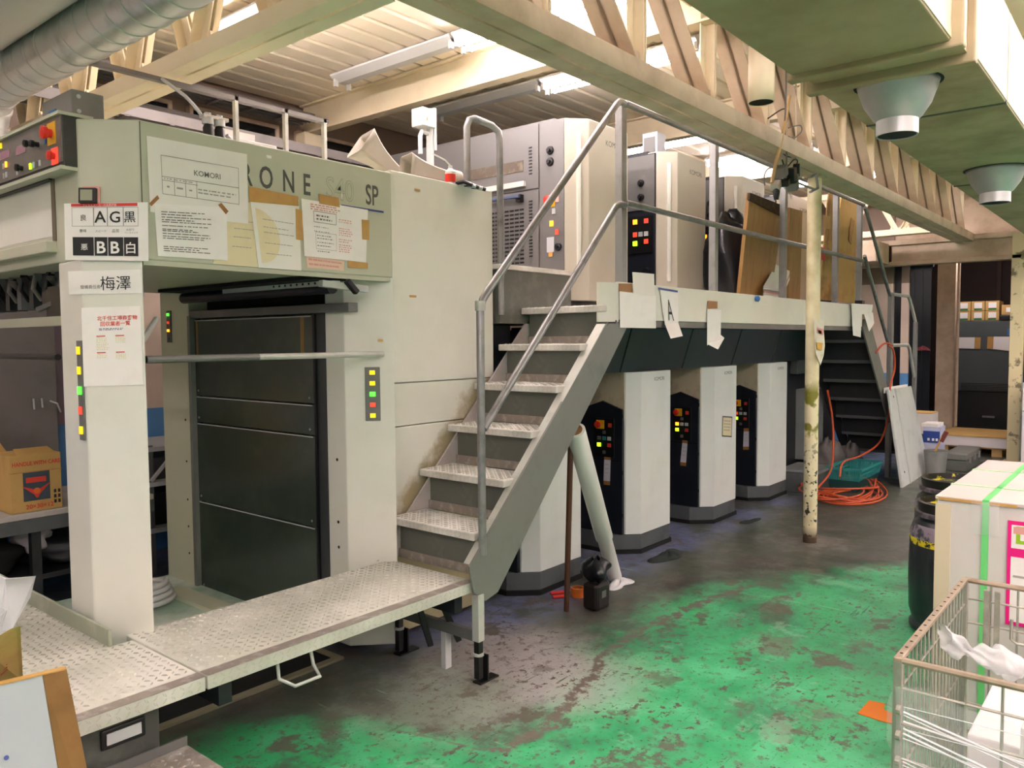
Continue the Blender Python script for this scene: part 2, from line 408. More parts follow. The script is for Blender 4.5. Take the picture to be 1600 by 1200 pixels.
# ------------------------------------------------------------------ walls
def wall_material():
    M = bpy.data.materials.new('wall_paint_with_blue_dado'); M.use_nodes = True; t = M.node_tree; L = t.links.new; b = t.nodes['Principled BSDF']
    g = nd(t, 'ShaderNodeNewGeometry'); s = nd(t, 'ShaderNodeSeparateXYZ'); L(g.outputs['Position'], s.inputs[0])
    th = nd(t, 'ShaderNodeMath', _operation='LESS_THAN'); L(s.outputs[2], th.inputs[0]); th.inputs[1].default_value = 1.1
    n = nd(t, 'ShaderNodeTexNoise', Scale=2.5, Detail=6); L(g.outputs['Position'], n.inputs['Vector'])
    m1 = nd(t, 'ShaderNodeMix', _data_type='RGBA'); L(n.outputs[0], m1.inputs[0]); m1.inputs[6].default_value = lin('e2cfc0'); m1.inputs[7].default_value = lin('cdb7a6')
    t2 = nd(t, 'ShaderNodeMath', _operation='GREATER_THAN'); L(s.outputs[2], t2.inputs[0]); t2.inputs[1].default_value = 2.35
    m3 = nd(t, 'ShaderNodeMix', _data_type='RGBA'); L(t2.outputs[0], m3.inputs[0]); L(m1.outputs[2], m3.inputs[6]); m3.inputs[7].default_value = lin('8a7767')
    m2 = nd(t, 'ShaderNodeMix', _data_type='RGBA'); L(th.outputs[0], m2.inputs[0]); L(m3.outputs[2], m2.inputs[6]); m2.inputs[7].default_value = lin('5d93c9')
    L(m2.outputs[2], b.inputs['Base Color']); b.inputs['Roughness'].default_value = .6
    return M
WALL = wall_material()
struct(MB().box(-4, 17, 6, 6.15, 0, 3.9).build('wall_left', WALL))
struct(MB().box(-4, 17, -5.15, -5, 0, 3.9).build('wall_right', WALL))
struct(MB().box(-4.15, -4, -5, 6, 0, 3.9).build('wall_back', WALL))
struct(MB().box(16.0, 16.15, -5, 6, 0, 3.9).build('wall_far', BROWN))
struct(MB().box(12.0, 12.12, 2.99, 6, 0, 3.7).build('wall_portal_left', WALL))
struct(MB().box(12.0, 12.12, -5, 1.40, 0, 3.7).build('wall_portal_right', WALL))
struct(MB().box(12.06, 12.12, 1.40, 2.99, 2.85, 3.7).build('wall_light_stop', CREAM_D))  # closing panel added to keep lamp light out of the far room
for i, x in enumerate((2.35, 3.3, 4.3, 5.6)):      # dark high windows in the left wall
    wd = MB().box(x, x+.75, 5.96, 6.02, 3.12, 3.42).build('window_%d' % (i+1), MIRRORD); struct(wd)
    mb = MB()
    for q in ((x-.03, x+.78, 3.09, 3.12), (x-.03, x+.78, 3.42, 3.45), (x-.03, x, 3.12, 3.42), (x+.75, x+.78, 3.12, 3.42)): mb.box(q[0], q[1], 5.94, 6.0, q[2], q[3])
    mb.build('window_frame', CREAM_D, wd)
struct(MB().box(-4, 12, 5.93, 6, 2.9, 3.02).build('trim_1', CREAM_D))

# ------------------------------------------------------------------ ceiling of pressed panels
ce = struct(MB().box(-4, 17, -5, 6, 3.70, 3.8).build('ceiling', CEIL))
p0 = None
for i in range(56):
    y = -4.95+.195*i
    if p0 is None:
        p0 = MB().prism([(y, 3.705), (y+.008, 3.672), (y+.026, 3.664), (y+.165, 3.664), (y+.178, 3.69), (y+.186, 3.705)], 'x', -4, 12).build('ceiling_panel', CEIL, ce)
    else:
        c = p0.copy(); COL.objects.link(c); c.parent = ce; c.location = (0, .195*i, 0)

# ------------------------------------------------------------------ roof steel
def i_beam(x, y0, y1, z0, z1, label):
    w_, tf, tw = .1, .016, .012
    b = thing('roof_beam', label, 'beam', (x, y0, z0))
    MB().box(x-tw/2, x+tw/2, y0, y1, z0+tf, z1-tf).build('web', CREAM, b)
    MB().box(x-w_/2, x+w_/2, y0, y1, z0, z0+tf).build('bottom_flange', CREAM, b, bevel=.003)
    MB().box(x-w_/2, x+w_/2, y0, y1, z1-tf, z1).build('top_flange', CREAM, b, bevel=.003)
    return b
i_beam(4.33, -5, 5.93, 3.41, 3.662, 'cream roof beam nearest over the press, beyond the unlit twin lamp')
i_beam(6.6, -5, 5.93, 3.41, 3.662, 'cream roof beam in the middle, above the second tall printing unit')
i_beam(8.87, -5, 5.93, 3.41, 3.662, 'cream roof beam furthest back, above the far end of the gangway')

def angle_bar(mb, p, q, nrm, w_=.065, t=.007, gap=.014):
    """double angle: two L bars back to back along p-q, legs spread along nrm"""
    p, q, n = Vector(p), Vector(q), Vector(nrm)
    d = (q-p).normalized(); s = d.cross(n).normalized()
    for sg in (1, -1):
        o = n*(sg*(gap/2+t/2))
        mb.bar(p+o, q+o, w_, t, up=n)
        o2 = n*(sg*(gap/2+w_/2)) + s*(w_/2-t/2)
        mb.bar(p+o2, q+o2, t, w_, up=n)
    return mb
def chord(mb, p, q, side, w_=.1, gap=.014, t=.009, up=1):
    p, q, s = Vector(p), Vector(q), Vector(side)
    for sg in (1, -1):
        mb.bar(p+s*sg*(gap/2+w_/2)+Vector((0, 0, t/2)), q+s*sg*(gap/2+w_/2)+Vector((0, 0, t/2)), w_, t)
        o = s*sg*(gap/2+w_-t/2)+Vector((0, 0, up*w_/2+t/2)); mb.bar(p+o, q+o, t, w_*.9)
    return mb
# long truss over the aisle edge
T1 = thing('roof_truss', 'long cream lattice truss running over the stairs and railing', 'truss', (-4, 2.1, 2.84))
chord(MB(), (-4, 2.1, 2.84), (12, 2.1, 2.84), (0, 1, 0)).build('bottom_chord', CREAM_D, T1)
chord(MB(), (-4, 2.1, 3.62), (12, 2.1, 3.62), (0, 1, 0), up=-1).build('top_chord', CREAM, T1)
xs = [3.57+.8*k for k in range(-8, 11)]
ver = dia = None
for k, x in enumerate(xs):
    if ver is None:
        ver = angle_bar(MB(), (x, 2.1, 2.86), (x, 2.1, 3.62), (1, 0, 0)).build('vertical', CREAM, T1)
        dia = angle_bar(MB(), (x-.05, 2.1, 2.88), (x-.74, 2.1, 3.62), (0, 1, 0), w_=.075).build('diagonal', CREAM_D, T1)
        gus = MB().prism([(x-.17, 2.85), (x+.07, 2.85), (x+.07, 2.98), (x-.02, 3.04), (x-.2, 3.02)], 'y', 2.093, 2.107).build('gusset', CREAM_D, T1)
    else:
        for o in (ver, dia, gus):
            c = o.copy(); COL.objects.link(c); c.parent = T1; c.location = (.8*k, 0, 0)
def cross_truss(x, y0, y1, z0, z1, label, step, first):
    T = thing('roof_truss', label, 'truss', (x, y0, z0))
    chord(MB(), (x, y0, z0), (x, y1, z0), (1, 0, 0), w_=.075).build('bottom_chord', CREAM, T)
    chord(MB(), (x, y0, z1), (x, y1, z1), (1, 0, 0), w_=.075, up=-1).build('top_chord', CREAM, T)
    y = first
    while y < y1-.1:
        angle_bar(MB(), (x, y-.03, z0+.05), (x, max(y-step/2, y0), z1), (1, 0, 0), w_=.055).build('diagonal', CREAM, T)
        if y+step/2 < y1: angle_bar(MB(), (x, y+.03, z0+.05), (x, y+step/2, z1), (1, 0, 0), w_=.055).build('diagonal', CREAM, T)
        MB().prism([(y-.14, z0+.01), (y+.14, z0+.01), (y+.1, z0+.15), (y+.02, z0+.1), (y-.02, z0+.1), (y-.1, z0+.15)], 'x', x-.006, x+.006).build('gusset', CREAM, T)
        y += step
    return T
cross_truss(1.95, 2.22, 5.95, 2.84, 3.6, 'short cream lattice truss crossing above the delivery end of the press', .64, 2.8)
cross_truss(11.3, 2.22, 5.95, 2.93, 3.55, 'cream lattice truss at the far end over the opening', .66, 2.75)
# portal over the far opening
b = thing('lintel_beam', 'wide cream lintel beam over the dark far opening', 'beam', (11.95, 1.4, 2.62))
MB().box(11.86, 12.06, 1.45, 2.99, 2.63, 2.86).build('face_plate', CREAM_D, b, bevel=.01)
MB().box(11.82, 12.06, 1.45, 3.6, 2.86, 2.93).build('top_flange', CREAM_D, b, bevel=.006)
MB().box(11.8, 12.0, 1.45, 3.6, 2.58, 2.635).build('bottom_flange', CREAM_D, b, bevel=.006)
tag(MB().box(11.15, 11.79, 3.0, 3.75, 2.60, 2.88).build('duct_box', CREAM_D, bevel=.01), 'cream boxed duct end under the far lattice truss', 'duct')
cp = thing('steel_column', 'square cream steel column with scuffed paint beside the dark opening', 'column', (11.9, 1.5, 0))
MB().box(11.8, 11.94, 1.42, 1.56, 0, 2.9).build('shaft', mat('scuffed_cream', 'd5c99f', .6, dirt='6d6248', ds=6, da=.9, dlo=.56, dhi=.62), cp, bevel=.006)
MB().box(11.76, 11.98, 1.38, 1.6, 0, .015).build('base_plate', CREAM_D, cp)
# round pipe column in the aisle
pc = thing('pipe_column', 'round cream pipe column with chipped stained paint standing in the aisle', 'column', (6.24, 2.13, 0))
def pipe_material():
    M = bpy.data.materials.new('chipped_pipe'); M.use_nodes = True; t = M.node_tree; L = t.links.new; b = t.nodes['Principled BSDF']
    g = nd(t, 'ShaderNodeNewGeometry'); s = nd(t, 'ShaderNodeSeparateXYZ'); L(g.outputs['Position'], s.inputs[0])
    def rmp(v, a, c):
        n = nd(t, 'ShaderNodeMapRange', **{'From Min': a, 'From Max': c}); L(v, n.inputs[0]); return n.outputs[0]
    def mul(a, c):
        n = nd(t, 'ShaderNodeMath', _operation='MULTIPLY'); L(a, n.inputs[0]); L(c, n.inputs[1]); return n.outputs[0]
    def mix(f, a, c):
        n = nd(t, 'ShaderNodeMix', _data_type='RGBA'); L(f, n.inputs[0])
        if isinstance(a, str): n.inputs[6].default_value = lin(a)
        else: L(a, n.inputs[6])
        n.inputs[7].default_value = lin(c); return n.outputs[2]
    n1 = nd(t, 'ShaderNodeTexNoise', Scale=26, Detail=5); n2 = nd(t, 'ShaderNodeTexNoise', Scale=7, Detail=5)
    for n in (n1, n2): L(g.outputs['Position'], n.inputs['Vector'])
    c = mix(rmp(n2.outputs[0], .45, .7), 'e3d7b2', 'c9bb8d')
    chip = mul(rmp(n1.outputs[0], .56, .6), rmp(s.outputs[2], .95, .55)); c = mix(chip, c, '2e2a24')
    st = mul(mul(rmp(s.outputs[2], .68, .76), rmp(s.outputs[2], 1.28, 1.18)), rmp(n2.outputs[0], .46, .52)); c = mix(st, c, '7c7a24')
    ft = rmp(s.outputs[2], .13, .04); c = mix(ft, c, '4a3a28')
    L(c, b.inputs['Base Color']); b.inputs['Roughness'].default_value = .5
    return M
MB().lathe((6.24, 2.13, 0), [(.052, 0), (.052, 2.84)], 24).build('shaft', pipe_material(), pc, smooth=True)
mb = MB(); mb.box(6.17, 6.31, 2.06, 2.2, 2.82, 2.84); mb.build('top_plate', CREAM_D, pc)
# wall posts
for i, x in enumerate((.95, 4.33, 6.6, 8.87)):
    tag(MB().box(x-.09, x+.09, 5.80, 5.93, 0, 3.41 if i else 3.68).build('wall_post', CREAM), ['cream steel wall post behind the control box at far left', 'cream wall post carrying the nearest roof beam', 'cream wall post carrying the middle roof beam', 'cream wall post carrying the furthest roof beam'][i], 'post')

# ------------------------------------------------------------------ fluorescent lamps
def lamp(x, y0, y1, z, lit, label, grp=None):
    o = thing('fluorescent_lamp', label, 'lamp', (x, (y0+y1)/2, z), grp)
    MB().prism([(x-.11, z+.045), (x-.105, z+.035), (x-.035, z), (x+.035, z), (x+.105, z+.035), (x+.11, z+.045), (x+.04, z+.085), (x-.04, z+.085)], 'y', y0, y1).build('housing', WHITE, o)
    for s in (-1, 1):
        for y in (y0+.012, y1-.012):
            MB().box(x+s*.062-.014, x+s*.062+.014, y-.012, y+.012, z-.035, z+.03).build('socket', WHITE, o)
        if lit: MB().lathe((x+s*.062, y0+.03, z-.018), [(.0155, 0), (.0155, y1-y0-.06)], 10, (0, 1, 0)).build('tube', TUBE, o, smooth=True)
    for y in (y0+.25, y1-.25): MB().box(x-.012, x+.012, y-.012, y+.012, z+.085, 3.67).build('hanger', WHITE, o)
    return o
ZL = 3.575
lamp(2.88, 4.02, 4.9, ZL, 1, 'lit twin-tube lamp above the left end of the delivery header')
lamp(2.88, 2.72, 3.96, ZL, 1, 'lit twin-tube lamp at the upper left, behind the lattice truss top')
lamp(3.98, 3.73, 4.97, ZL, 0, 'unlit white twin-tube lamp in the middle of the ceiling, its tubes missing')
lamp(3.98, 2.44, 3.70, ZL, 1, 'lit twin-tube lamp continuing the unlit one, cut by the long truss')
lamp(5.08, 3.85, 5.05, ZL, 0, 'unlit white twin-tube lamp beyond the nearest roof beam')
lamp(5.08, 2.5, 3.82, ZL, 1, 'lit twin-tube lamp above the first tall printing unit')
i = 0
for x, y, l in ((7.3, 3.3, 'lit lamp over the second tall printing unit'), (8.5, 2.9, 'lit lamp over the third tall printing unit'), (10.3, 3.2, 'lit lamp left of the two bright ones at the far end'), (10.3, 2.35, 'bright lit lamp shining through the truss at the far end')):
    lamp(x, y, y+.85 if x > 10 else y+1.2, ZL, 1, l)
for x in (-3.0, -1.3, .4, 2.1, 3.8, 5.5, 7.2, 8.9, 10.6):      # unseen lamp rows over the aisle, added to light the press sides
    for y in (-3.9, -2.3, -.75):
        lamp(x, y, y+1.22, ZL, 1, 'lit twin-tube lamp added in unseen rows over the aisle', 'added aisle lamps out of view')
lamp(13.2, 1.5, 2.7, 2.95, 1, 'unseen twin-tube lamp added to brighten the far opening, hidden by the lintel beam')  # added lamp, out of sight, brightens the cartons and cabinet
for x in (-2.4, .6):  # unseen lamps added to light the delivery end
    for y in (1.0, 3.6): lamp(x, y, y+1.22, ZL, 1, 'lit twin-tube lamp added over the delivery end, out of view', 'added delivery end lamps out of view')
# ------------------------------------------------------------------ delivery end of the press
YS = 3.0                                   # operator side plane of the press
DV = thing('press_delivery', 'pale green delivery end of the printing press with header, column and smoked door', 'press', (1.29, 3.0, 0.05))
# header with chamfered corner
MB().prism([(1.446, 3.0), (2.70, 3.0), (2.70, 4.98), (1.288, 4.98), (1.288, 3.158)], 'z', 1.915, 2.435).build('header_cover', PRESS_G, DV, bevel=.006)
MB().box(1.45, 2.69, 3.004, 3.03, 1.895, 1.915).build('header_lip', PRESS_G, DV)
lc = MB().prism([(1.446, 3.0), (1.288, 3.158), (1.288, 3.37), (1.446, 3.37)], 'z', .05, 1.915).build('near_column', PRESS, DV, bevel=.008)
MB().prism([(1.4475, 2.9985), (1.4525, 3.0), (1.4525, 3.01)], 'z', 1.92, 2.43).build('seam', GASKET, DV)
# side plate: upper panel and lower panels
PY = 3.085
def stained_panel():
    M = PRESS.copy(); M.name = 'press_enamel_stained'; t = M.node_tree; L = t.links.new; b = t.nodes['Principled BSDF']
    src = b.inputs['Base Color'].links[0].from_socket
    g = nd(t, 'ShaderNodeNewGeometry'); s = nd(t, 'ShaderNodeSeparateXYZ'); L(g.outputs['Position'], s.inputs[0])
    def mth(op, a, c):
        n = nd(t, 'ShaderNodeMath', _operation=op)
        for i, q in enumerate((a, c)):
            if isinstance(q, (int, float)): n.inputs[i].default_value = q
            else: L(q, n.inputs[i])
        return n.outputs[0]
    n = nd(t, 'ShaderNodeTexNoise', Scale=9, Detail=7, Roughness=.65); L(g.outputs['Position'], n.inputs['Vector'])
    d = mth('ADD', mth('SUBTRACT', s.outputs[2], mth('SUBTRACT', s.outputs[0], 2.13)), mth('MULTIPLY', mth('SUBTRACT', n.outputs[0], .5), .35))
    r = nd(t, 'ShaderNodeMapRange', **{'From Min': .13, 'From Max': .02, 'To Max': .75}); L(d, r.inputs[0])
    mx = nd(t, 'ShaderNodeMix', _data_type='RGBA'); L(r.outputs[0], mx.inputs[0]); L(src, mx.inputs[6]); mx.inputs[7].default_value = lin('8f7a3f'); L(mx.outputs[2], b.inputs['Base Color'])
    return M
STAIN = stained_panel()
MB().box(2.775, 3.565, PY, PY+.06, 1.382, 2.472).build('side_panel', PRESS, DV, bevel=.005)
MB().box(2.775, 3.555, PY, PY+.06, 1.155, 1.378).build('side_panel', STAIN, DV, bevel=.004)
MB().box(2.775, 3.50, PY, PY+.06, .06, 1.151).build('side_panel', STAIN, DV, bevel=.004)
MB().box(2.703, 3.55, 3.15, 4.98, .06, 2.44).build('inner_body', PRESS_G, DV)
MB().box(2.698, 2.703, 3.0, 3.14, .05, 2.43).build('corner_return', PRESS, DV)
# right column: chamfer and inner strip
MB().prism([(2.70, 2.994), (2.525, 3.168), (2.525, 3.32), (2.70, 3.32)], 'z', .05, 1.915).build('right_column', PRESS, DV, bevel=.006)
MB().box(2.52, 2.60, 3.317, 3.42, .06, 1.76).build('door_jamb', mat('jamb_dark', '34383a', .4), DV)
MB().box(2.508, 2.522, 3.385, 3.4, .06, 1.74).build('door_jamb_strip', BLACK, DV)
# far column
fc = MB().box(2.5, 2.7, 4.63, 4.98, .05, 1.915).build('far_column', DUST, DV, bevel=.006)
MB().box(2.49, 2.56, 4.60, 4.63, .06, 1.76).build('door_jamb', mat('jamb_grey', '7c8078', .4), DV)
# smoked door: four panels
for z0, z1 in ((.07, .62), (.626, 1.105), (1.111, 1.27), (1.276, 1.735)):
    dp = MB().box(2.52, 2.54, 3.42, 4.60, z0, z1).build('door_panel', DOORG, DV, bevel=.003)
    MB().box(2.5175, 2.522, 3.43, 4.59, z1-.0065, z1-.001).build('panel_edge', L_W, dp)
    for y in (3.455, 4.57):
        MB().lathe((2.52, y, z0+.03), [(.007, 0), (.006, .004)], 8, (-1, 0, 0)).build('bolt', STEEL, dp)
for y0, y1, z0 in ((3.49, 3.52, 1.53), (4.555, 4.58, 1.50)): MB().box(2.5185, 2.52, y0, y1, z0, 1.735).build('tape_strip', mat('tan_strip', '8c6a38', .5), DV)
MB().box(2.5, 2.56, 3.1, 4.62, 1.745, 1.79).build('door_top_rail', GREYP, DV, bevel=.003)
MB().box(2.62, 2.68, 3.1, 4.62, 1.79, 1.91).build('dark_backing', BLACKM, DV)
MB().tube([(2.46, 3.17, 1.865), (2.46, 4.6, 1.865)], .032, 14).build('dark_roller', NAVY, DV, smooth=True)
MB().box(2.3, 2.5, 3.1, 4.6, 1.895, 1.912).build('underside_plate', BLACKM, DV)
MB().box(2.42, 2.47, 3.12, 4.1, 1.872, 1.90).build('perforated_strip', L_W, DV)
for i in range(9): MB().lathe((2.418, 3.2+.05*i, 1.886), [(.006, 0), (.006, .003)], 8, (-1, 0, 0)).build('strip_hole', BLACK, DV)
MB().bar((2.30, 3.05, 1.87), (2.53, 3.0, 1.85), .045, .03).build('hinge_block', mat('hinge_pale', 'b7b9b4', .4), DV)
MB().bar((2.40, 2.985, 1.885), (2.46, 2.985, 1.83), .03, .028).build('latch_handle', BLACK, DV, bevel=.006)
# bay floor
MB().box(1.45, 2.52, 3.615, 4.98, .0, .09).build('bay_floor', FLOORBAY, DV)
MB().box(2.28, 2.40, 3.62, 4.6, .09, .115).build('bay_threshold', DUST, DV)
# bolts and holes
for z in (.28, .45, .62, .86, 1.12):
    MB().lathe((2.5, 4.70, z), [(.007, 0), (.007, .002)], 8, (-1, 0, 0)).build('bolt_hole', BLACK, DV)
for z in (.55, .68, 1.0):
    MB().lathe((2.524, 3.24, z), [(.008, 0), (.008, .002)], 8, (-1, 0, 0)).build('bolt_hole', BLACK, DV)
# guard rail across the bay
gr = MB().tube([(1.46, 3.03, 1.535), (2.655, 3.03, 1.535)], .014, 12).build('guard_rail', PIPE_L, DV, smooth=True)
MB().tube([(1.46, 3.03, 1.535), (1.95, 3.03, 1.535)], .0148, 12).build('rail_sleeve', GREYP, gr, smooth=True)
MB().tube([(1.45, 3.10, 1.56), (1.66, 3.34, 1.70)], .012, 10).build('guard_handle', WHITE, DV, smooth=True)
MB().tube([(1.286, 3.40, 1.545), (1.286, 5.0, 1.545)], .013, 10).build('end_bar', BLACK, DV, smooth=True)
# end face below the console
MB().box(1.286, 1.32, 3.40, 4.9, 2.02, 2.235).build('end_panel', PRESS, DV, bevel=.004)
MB().box(1.283, 1.33, 3.37, 3.40, 2.0, 2.24).build('end_panel_edge', mat('end_edge_dark', '6b5f4d', .6), DV)
MB().box(1.27, 1.35, 3.38, 4.9, 2.236, 2.246).build('end_gasket', BLACK, DV)
MB().prism([(1.25, 2.0), (1.25, 1.955), (1.40, 1.955), (1.40, 2.0)], 'y', 3.375, 4.9).build('end_ledge', PRESS_G, DV, bevel=.004)
# gripper gear under the ledge
gp = MB().box(1.5, 1.62, 3.4, 4.8, 1.80, 1.86).build('gripper_bar', BLACK, DV)
for i in range(9):
    y = 3.46+.15*i
    MB().box(1.44, 1.52, y, y+.05, 1.76, 1.93).build('gripper', [BLACK, DARK, PLINTH][i % 3], gp)
    MB().tube([(1.43, y+.07, 1.95), (1.42, y+.09, 1.85), (1.46, y+.11, 1.80)], .010, 8).build('gripper_hose', [BLACK, CABLE][i % 2], gp)
    MB().bar((1.41, y+.02, 1.93-.02*(i % 3)), (1.47, y+.10, 1.86), .03, .012).build('gripper_finger', [PLINTH, BLACK, GREYP][i % 3], gp)
MB().box(1.42, 1.5, 3.5, 3.62, 1.69, 1.84).build('gripper_block', BLACK, DV)
MB().box(1.42, 1.5, 3.70, 3.86, 1.70, 1.85).build('gripper_block', mat('block_brown', '3d3a2c', .5), DV)
MB().box(1.46, 1.54, 3.66, 3.70, 1.86, 1.93).build('gripper_cap', ORANGE, DV)
MB().bar((1.4, 3.9, 1.75), (1.5, 3.6, 1.84), .02, .02).build('linkage', GREYP, DV)
MB().box(1.38, 1.42, 3.38, 4.9, 1.675, 1.715).build('end_rail', PRESS_G, DV)
MB().box(1.9, 2.0, 4.15, 4.8, 1.84, 1.9).build('sheet_stack_light', mat('pale_blue_plate', 'b9c3dc', .4), DV)
# button strips
def button_strip(name, par, c, rdir, up, w_, h_, cols, bw=.012, bs=.016):
    c, R, U = Vector(c), Vector(rdir).normalized(), Vector(up).normalized(); n = R.cross(U)
    mb = MB(); mb.bar(c-U*h_/2, c+U*h_/2, w_, .012, up=n); o = mb.build(name, GREYP if True else None, par, bevel=.002)
    k = len(cols)
    for i, m_ in enumerate(cols):
        q = c + U*h_*(.5-(i+.5)/k) + n*.008
        MB().bar(q-U*bs/2, q+U*bs/2, bw, .010, up=n).build('button', m_, o, bevel=.002)
    return o
_s = Vector((1, -1, 0)).normalized()
button_strip('button_panel', DV, (1.287, 3.19, 1.42), (0, -1, 0), (0, 0, 1), .045, .38, [L_Y, L_Y, L_G, L_R, L_Y], .022, .03)
cR = Vector((2.70, 2.994, 0)).lerp(Vector((2.525, 3.168, 0)), .45); cR.z = 1.335
button_strip('button_panel', DV, cR, _s, (0, 0, 1), .075, .27, [L_Y, L_Y, L_G, L_R, L_Y], .028, .022)
button_strip('button_panel', DV, (2.497, 4.86, 1.70), (0, -1, 0), (0, 0, 1), .05, .2, [L_G, L_R, L_O, GREYP], .02, .016)
# maker's lettering on the header
tx = (1, 0, 0); tz = (0, 0, 1)
def onside(px, py): return ony(px, py, YS)
a = onside(386, 300)
for ch, px in (('R', 377), ('O', 405), ('N', 441), ('E', 473)):
    p = onside(px, 300); p.z = 2.258
    text(ch, 'lettering', LOGOG, DV, p, tx, tz, .13, off=.016, sx=.66)
p = onside(509, 312); p.z = 2.258
text('S40', 'lettering', LOGOL, DV, p, tx, tz, .142, sx=.80, off=.012)
text('S40', 'lettering_inset', PRESS_G, DV, p, tx, tz, .142, sx=.80, off=-.012, out=.0014)
p = onside(571, 318); p.z = 2.26
text('SP', 'lettering', LOGOG, DV, p, tx, tz, .135, off=.014, sx=.62)
q0, q1 = onside(533, 320), onside(599, 329)
MB().box(q0.x, q1.x, 2.9975, 2.9995, 2.229, 2.238).build('blue_stripe', INK_B, DV)
for px, py, w_ in ((420, 245, .012), (652, 297, .02), (645, 463, .025), (594, 532, .016)):
    yy = PY if px > 612 else 3.0
    p = ony(px, py, yy); MB().box(p.x-w_, p.x+w_, yy-.0015, yy-.0002, p.z-.006, p.z+.006).build('tape_scrap', TAPE if px > 430 else PAPER, DV)
# console box
CN = thing('control_console', 'dark control console with switches and red emergency buttons at the top left', 'console', (1.29, 3.158, 2.245))
MB().box(1.241, 1.345, 3.16, 4.9, 2.25, 2.447).build('case', mat('console_end', '35332d', .6, dirt='5f5b50', ds=5, da=.6), CN, bevel=.004)
MB().box(1.236, 1.243, 3.165, 4.9, 2.27, 2.44).build('front_plate', mat('console_face', '77726d', .35, .3, dirt='96928e', ds=3, da=.5), CN)
MB().box(1.225, 1.35, 3.155, 4.9, 2.44, 2.452).build('top_trim', PRESS_G, CN)
MB().box(1.23, 1.35, 3.16, 4.9, 2.242, 2.256).build('bottom_trim', PRESS_G, CN)
def facex(px, py, x=1.236): return onx(px, py, x)
def knob(px, py, r, mt, ln=.02, name='knob', par=None, base=None):
    p = facex(px, py)
    if base: MB().box(p.x-.003, p.x, p.y-r*1.5, p.y+r*1.5, p.z-r*1.7, p.z+r*1.7).build('button_base', base, CN)
    return MB().lathe(p, [(r*.7, 0), (r*.7, ln*.5), (r, ln*.6), (r, ln), (r*.6, ln*1.1)], 14, (-1, 0, 0)).build(name, mt, CN, smooth=True)
knob(81, 209, .024, RED, .035, 'emergency_button', base=YEL)
knob(86, 244, .018, RED, .025, 'emergency_button', base=L_R)
for px in (50, 60): knob(px, 226, .014, BLACK, .03)
knob(35, 263, .015, BLACK, .025)
for px, py, mt in ((48, 260, L_LG), (53.5, 258, L_W), (58, 257, GREYP), (63, 255, L_W), (6, 260, L_W), (10, 257, L_O), (7, 275, L_W), (11, 273, L_W), (2, 228, L_Y), (28, 269, L_W), (72, 220, BLUE)):
    p = facex(px, py); MB().box(p.x-.004, p.x, p.y-.007, p.y+.007, p.z-.011, p.z+.011).build('button', mt, CN)
for px, py, w_ in ((33, 234, .05), (8, 242, .05)):
    p = facex(px, py); MB().box(p.x-.002, p.x, p.y-w_, p.y+w_, p.z-.016, p.z+.016).build('display', mat('display_pink', '8d6a72', .2, emit=.1), CN)
# small box on the console
jb = thing('junction_box', 'small grey metal box with blue label on top of the control console', 'box', (1.35, 3.35, 2.45))
MB().box(1.30, 1.42, 3.22, 3.50, 2.4525, 2.56).build('case', mat('box_grey', '84827c', .5, dirt='6a6862', ds=5, da=.5), jb, bevel=.005)
MB().box(1.296, 1.30, 3.36, 3.43, 2.47, 2.51).build('label_plate', BLUE, jb)
for z in (2.48, 2.535): MB().lathe((1.325, 3.219, z), [(.008, 0), (.008, .003)], 10, (0, -1, 0)).build('rivet', L_W, jb)

# ------------------------------------------------------------------ walkway plates in front of the delivery
def checker(name, label, x0, x1, y0, y1, z, lip=True, pm=PLATE_G, group=None, th=.05):
    t = thing(name, label, 'plate', ((x0+x1)/2, (y0+y1)/2, z-th))
    MB().box(x0, x1, y0, y1, z-th, z).build('deck', pm, t, bevel=.004)
    mb = MB(); na = int((x1-x0-.02)/.029); nb = int((y1-y0-.08)/.029)
    plate_lozenges(mb, (x0+.01, y0+.07, z), ((x1-x0-.02)/na, 0, 0), (0, (y1-y0-.08)/nb, 0), na, nb)
    mb.build('raised_pattern', LOZ, t, kind='stuff', recalc=False)
    if lip:
        MB().box(x0, x1, y0-.002, y0+.05, z, z+.0015).build('worn_edge', WEAR, t)
        mb = MB(); plate_lozenges(mb, (x0+.01, y0-.0005, z-th+.005), ((x1-x0-.02)/na, 0, 0), (0, 0, (th-.008)/2), na, 2, .011, -.002)
        mb.build('edge_pattern', PLATE_GREEN, t, kind='stuff', recalc=False)
    return t
W1 = checker('walkway_plate', 'long pale checker plate walkway leading to the foot of the stairs', 1.36, 2.70, 2.46, 3.055, .48)
for x in (1.42, 2.6): MB().box(x, x+.05, 2.5, 3.0, .34, .43).build('bearer', DARK, W1)
# near trench frame seen on the floor under the plate
MB().tube([(1.655, 2.50, .43), (1.655, 2.49, .36), (1.69, 2.44, .335), (1.80, 2.44, .335), (1.815, 2.50, .36), (1.815, 2.52, .43)], .007, 8).build('pull_handle', PIPE_L, W1, smooth=True)
W2 = checker('walkway_plate', 'wide pale checker plate in the lower left corner, before the delivery bay', .1, 1.352, 2.46, 2.985, .48)
MB().box(.1, 1.275, 2.985, 4.4, .43, .48).build('rear_deck', PLATE_G, W2)
mb = MB(); plate_lozenges(mb, (.11, 2.99, .48), (.029, 0, 0), (0, .029, 0), 40, 48); mb.build('rear_pattern', LOZ, W2, kind='stuff', recalc=False)
MB().box(1.262, 1.275, 2.98, 4.4, .48, .545).build('toe_board', PLATE_GREEN, W2, bevel=.003)
sk = MB().box(.12, 1.22, 2.52, 2.56, .08, .43).build('skirt_panel', SKIRT, W2, bevel=.004)
p = onp(192, 1145, (0, 2.52, 0), Vector((0, 1, 0)))
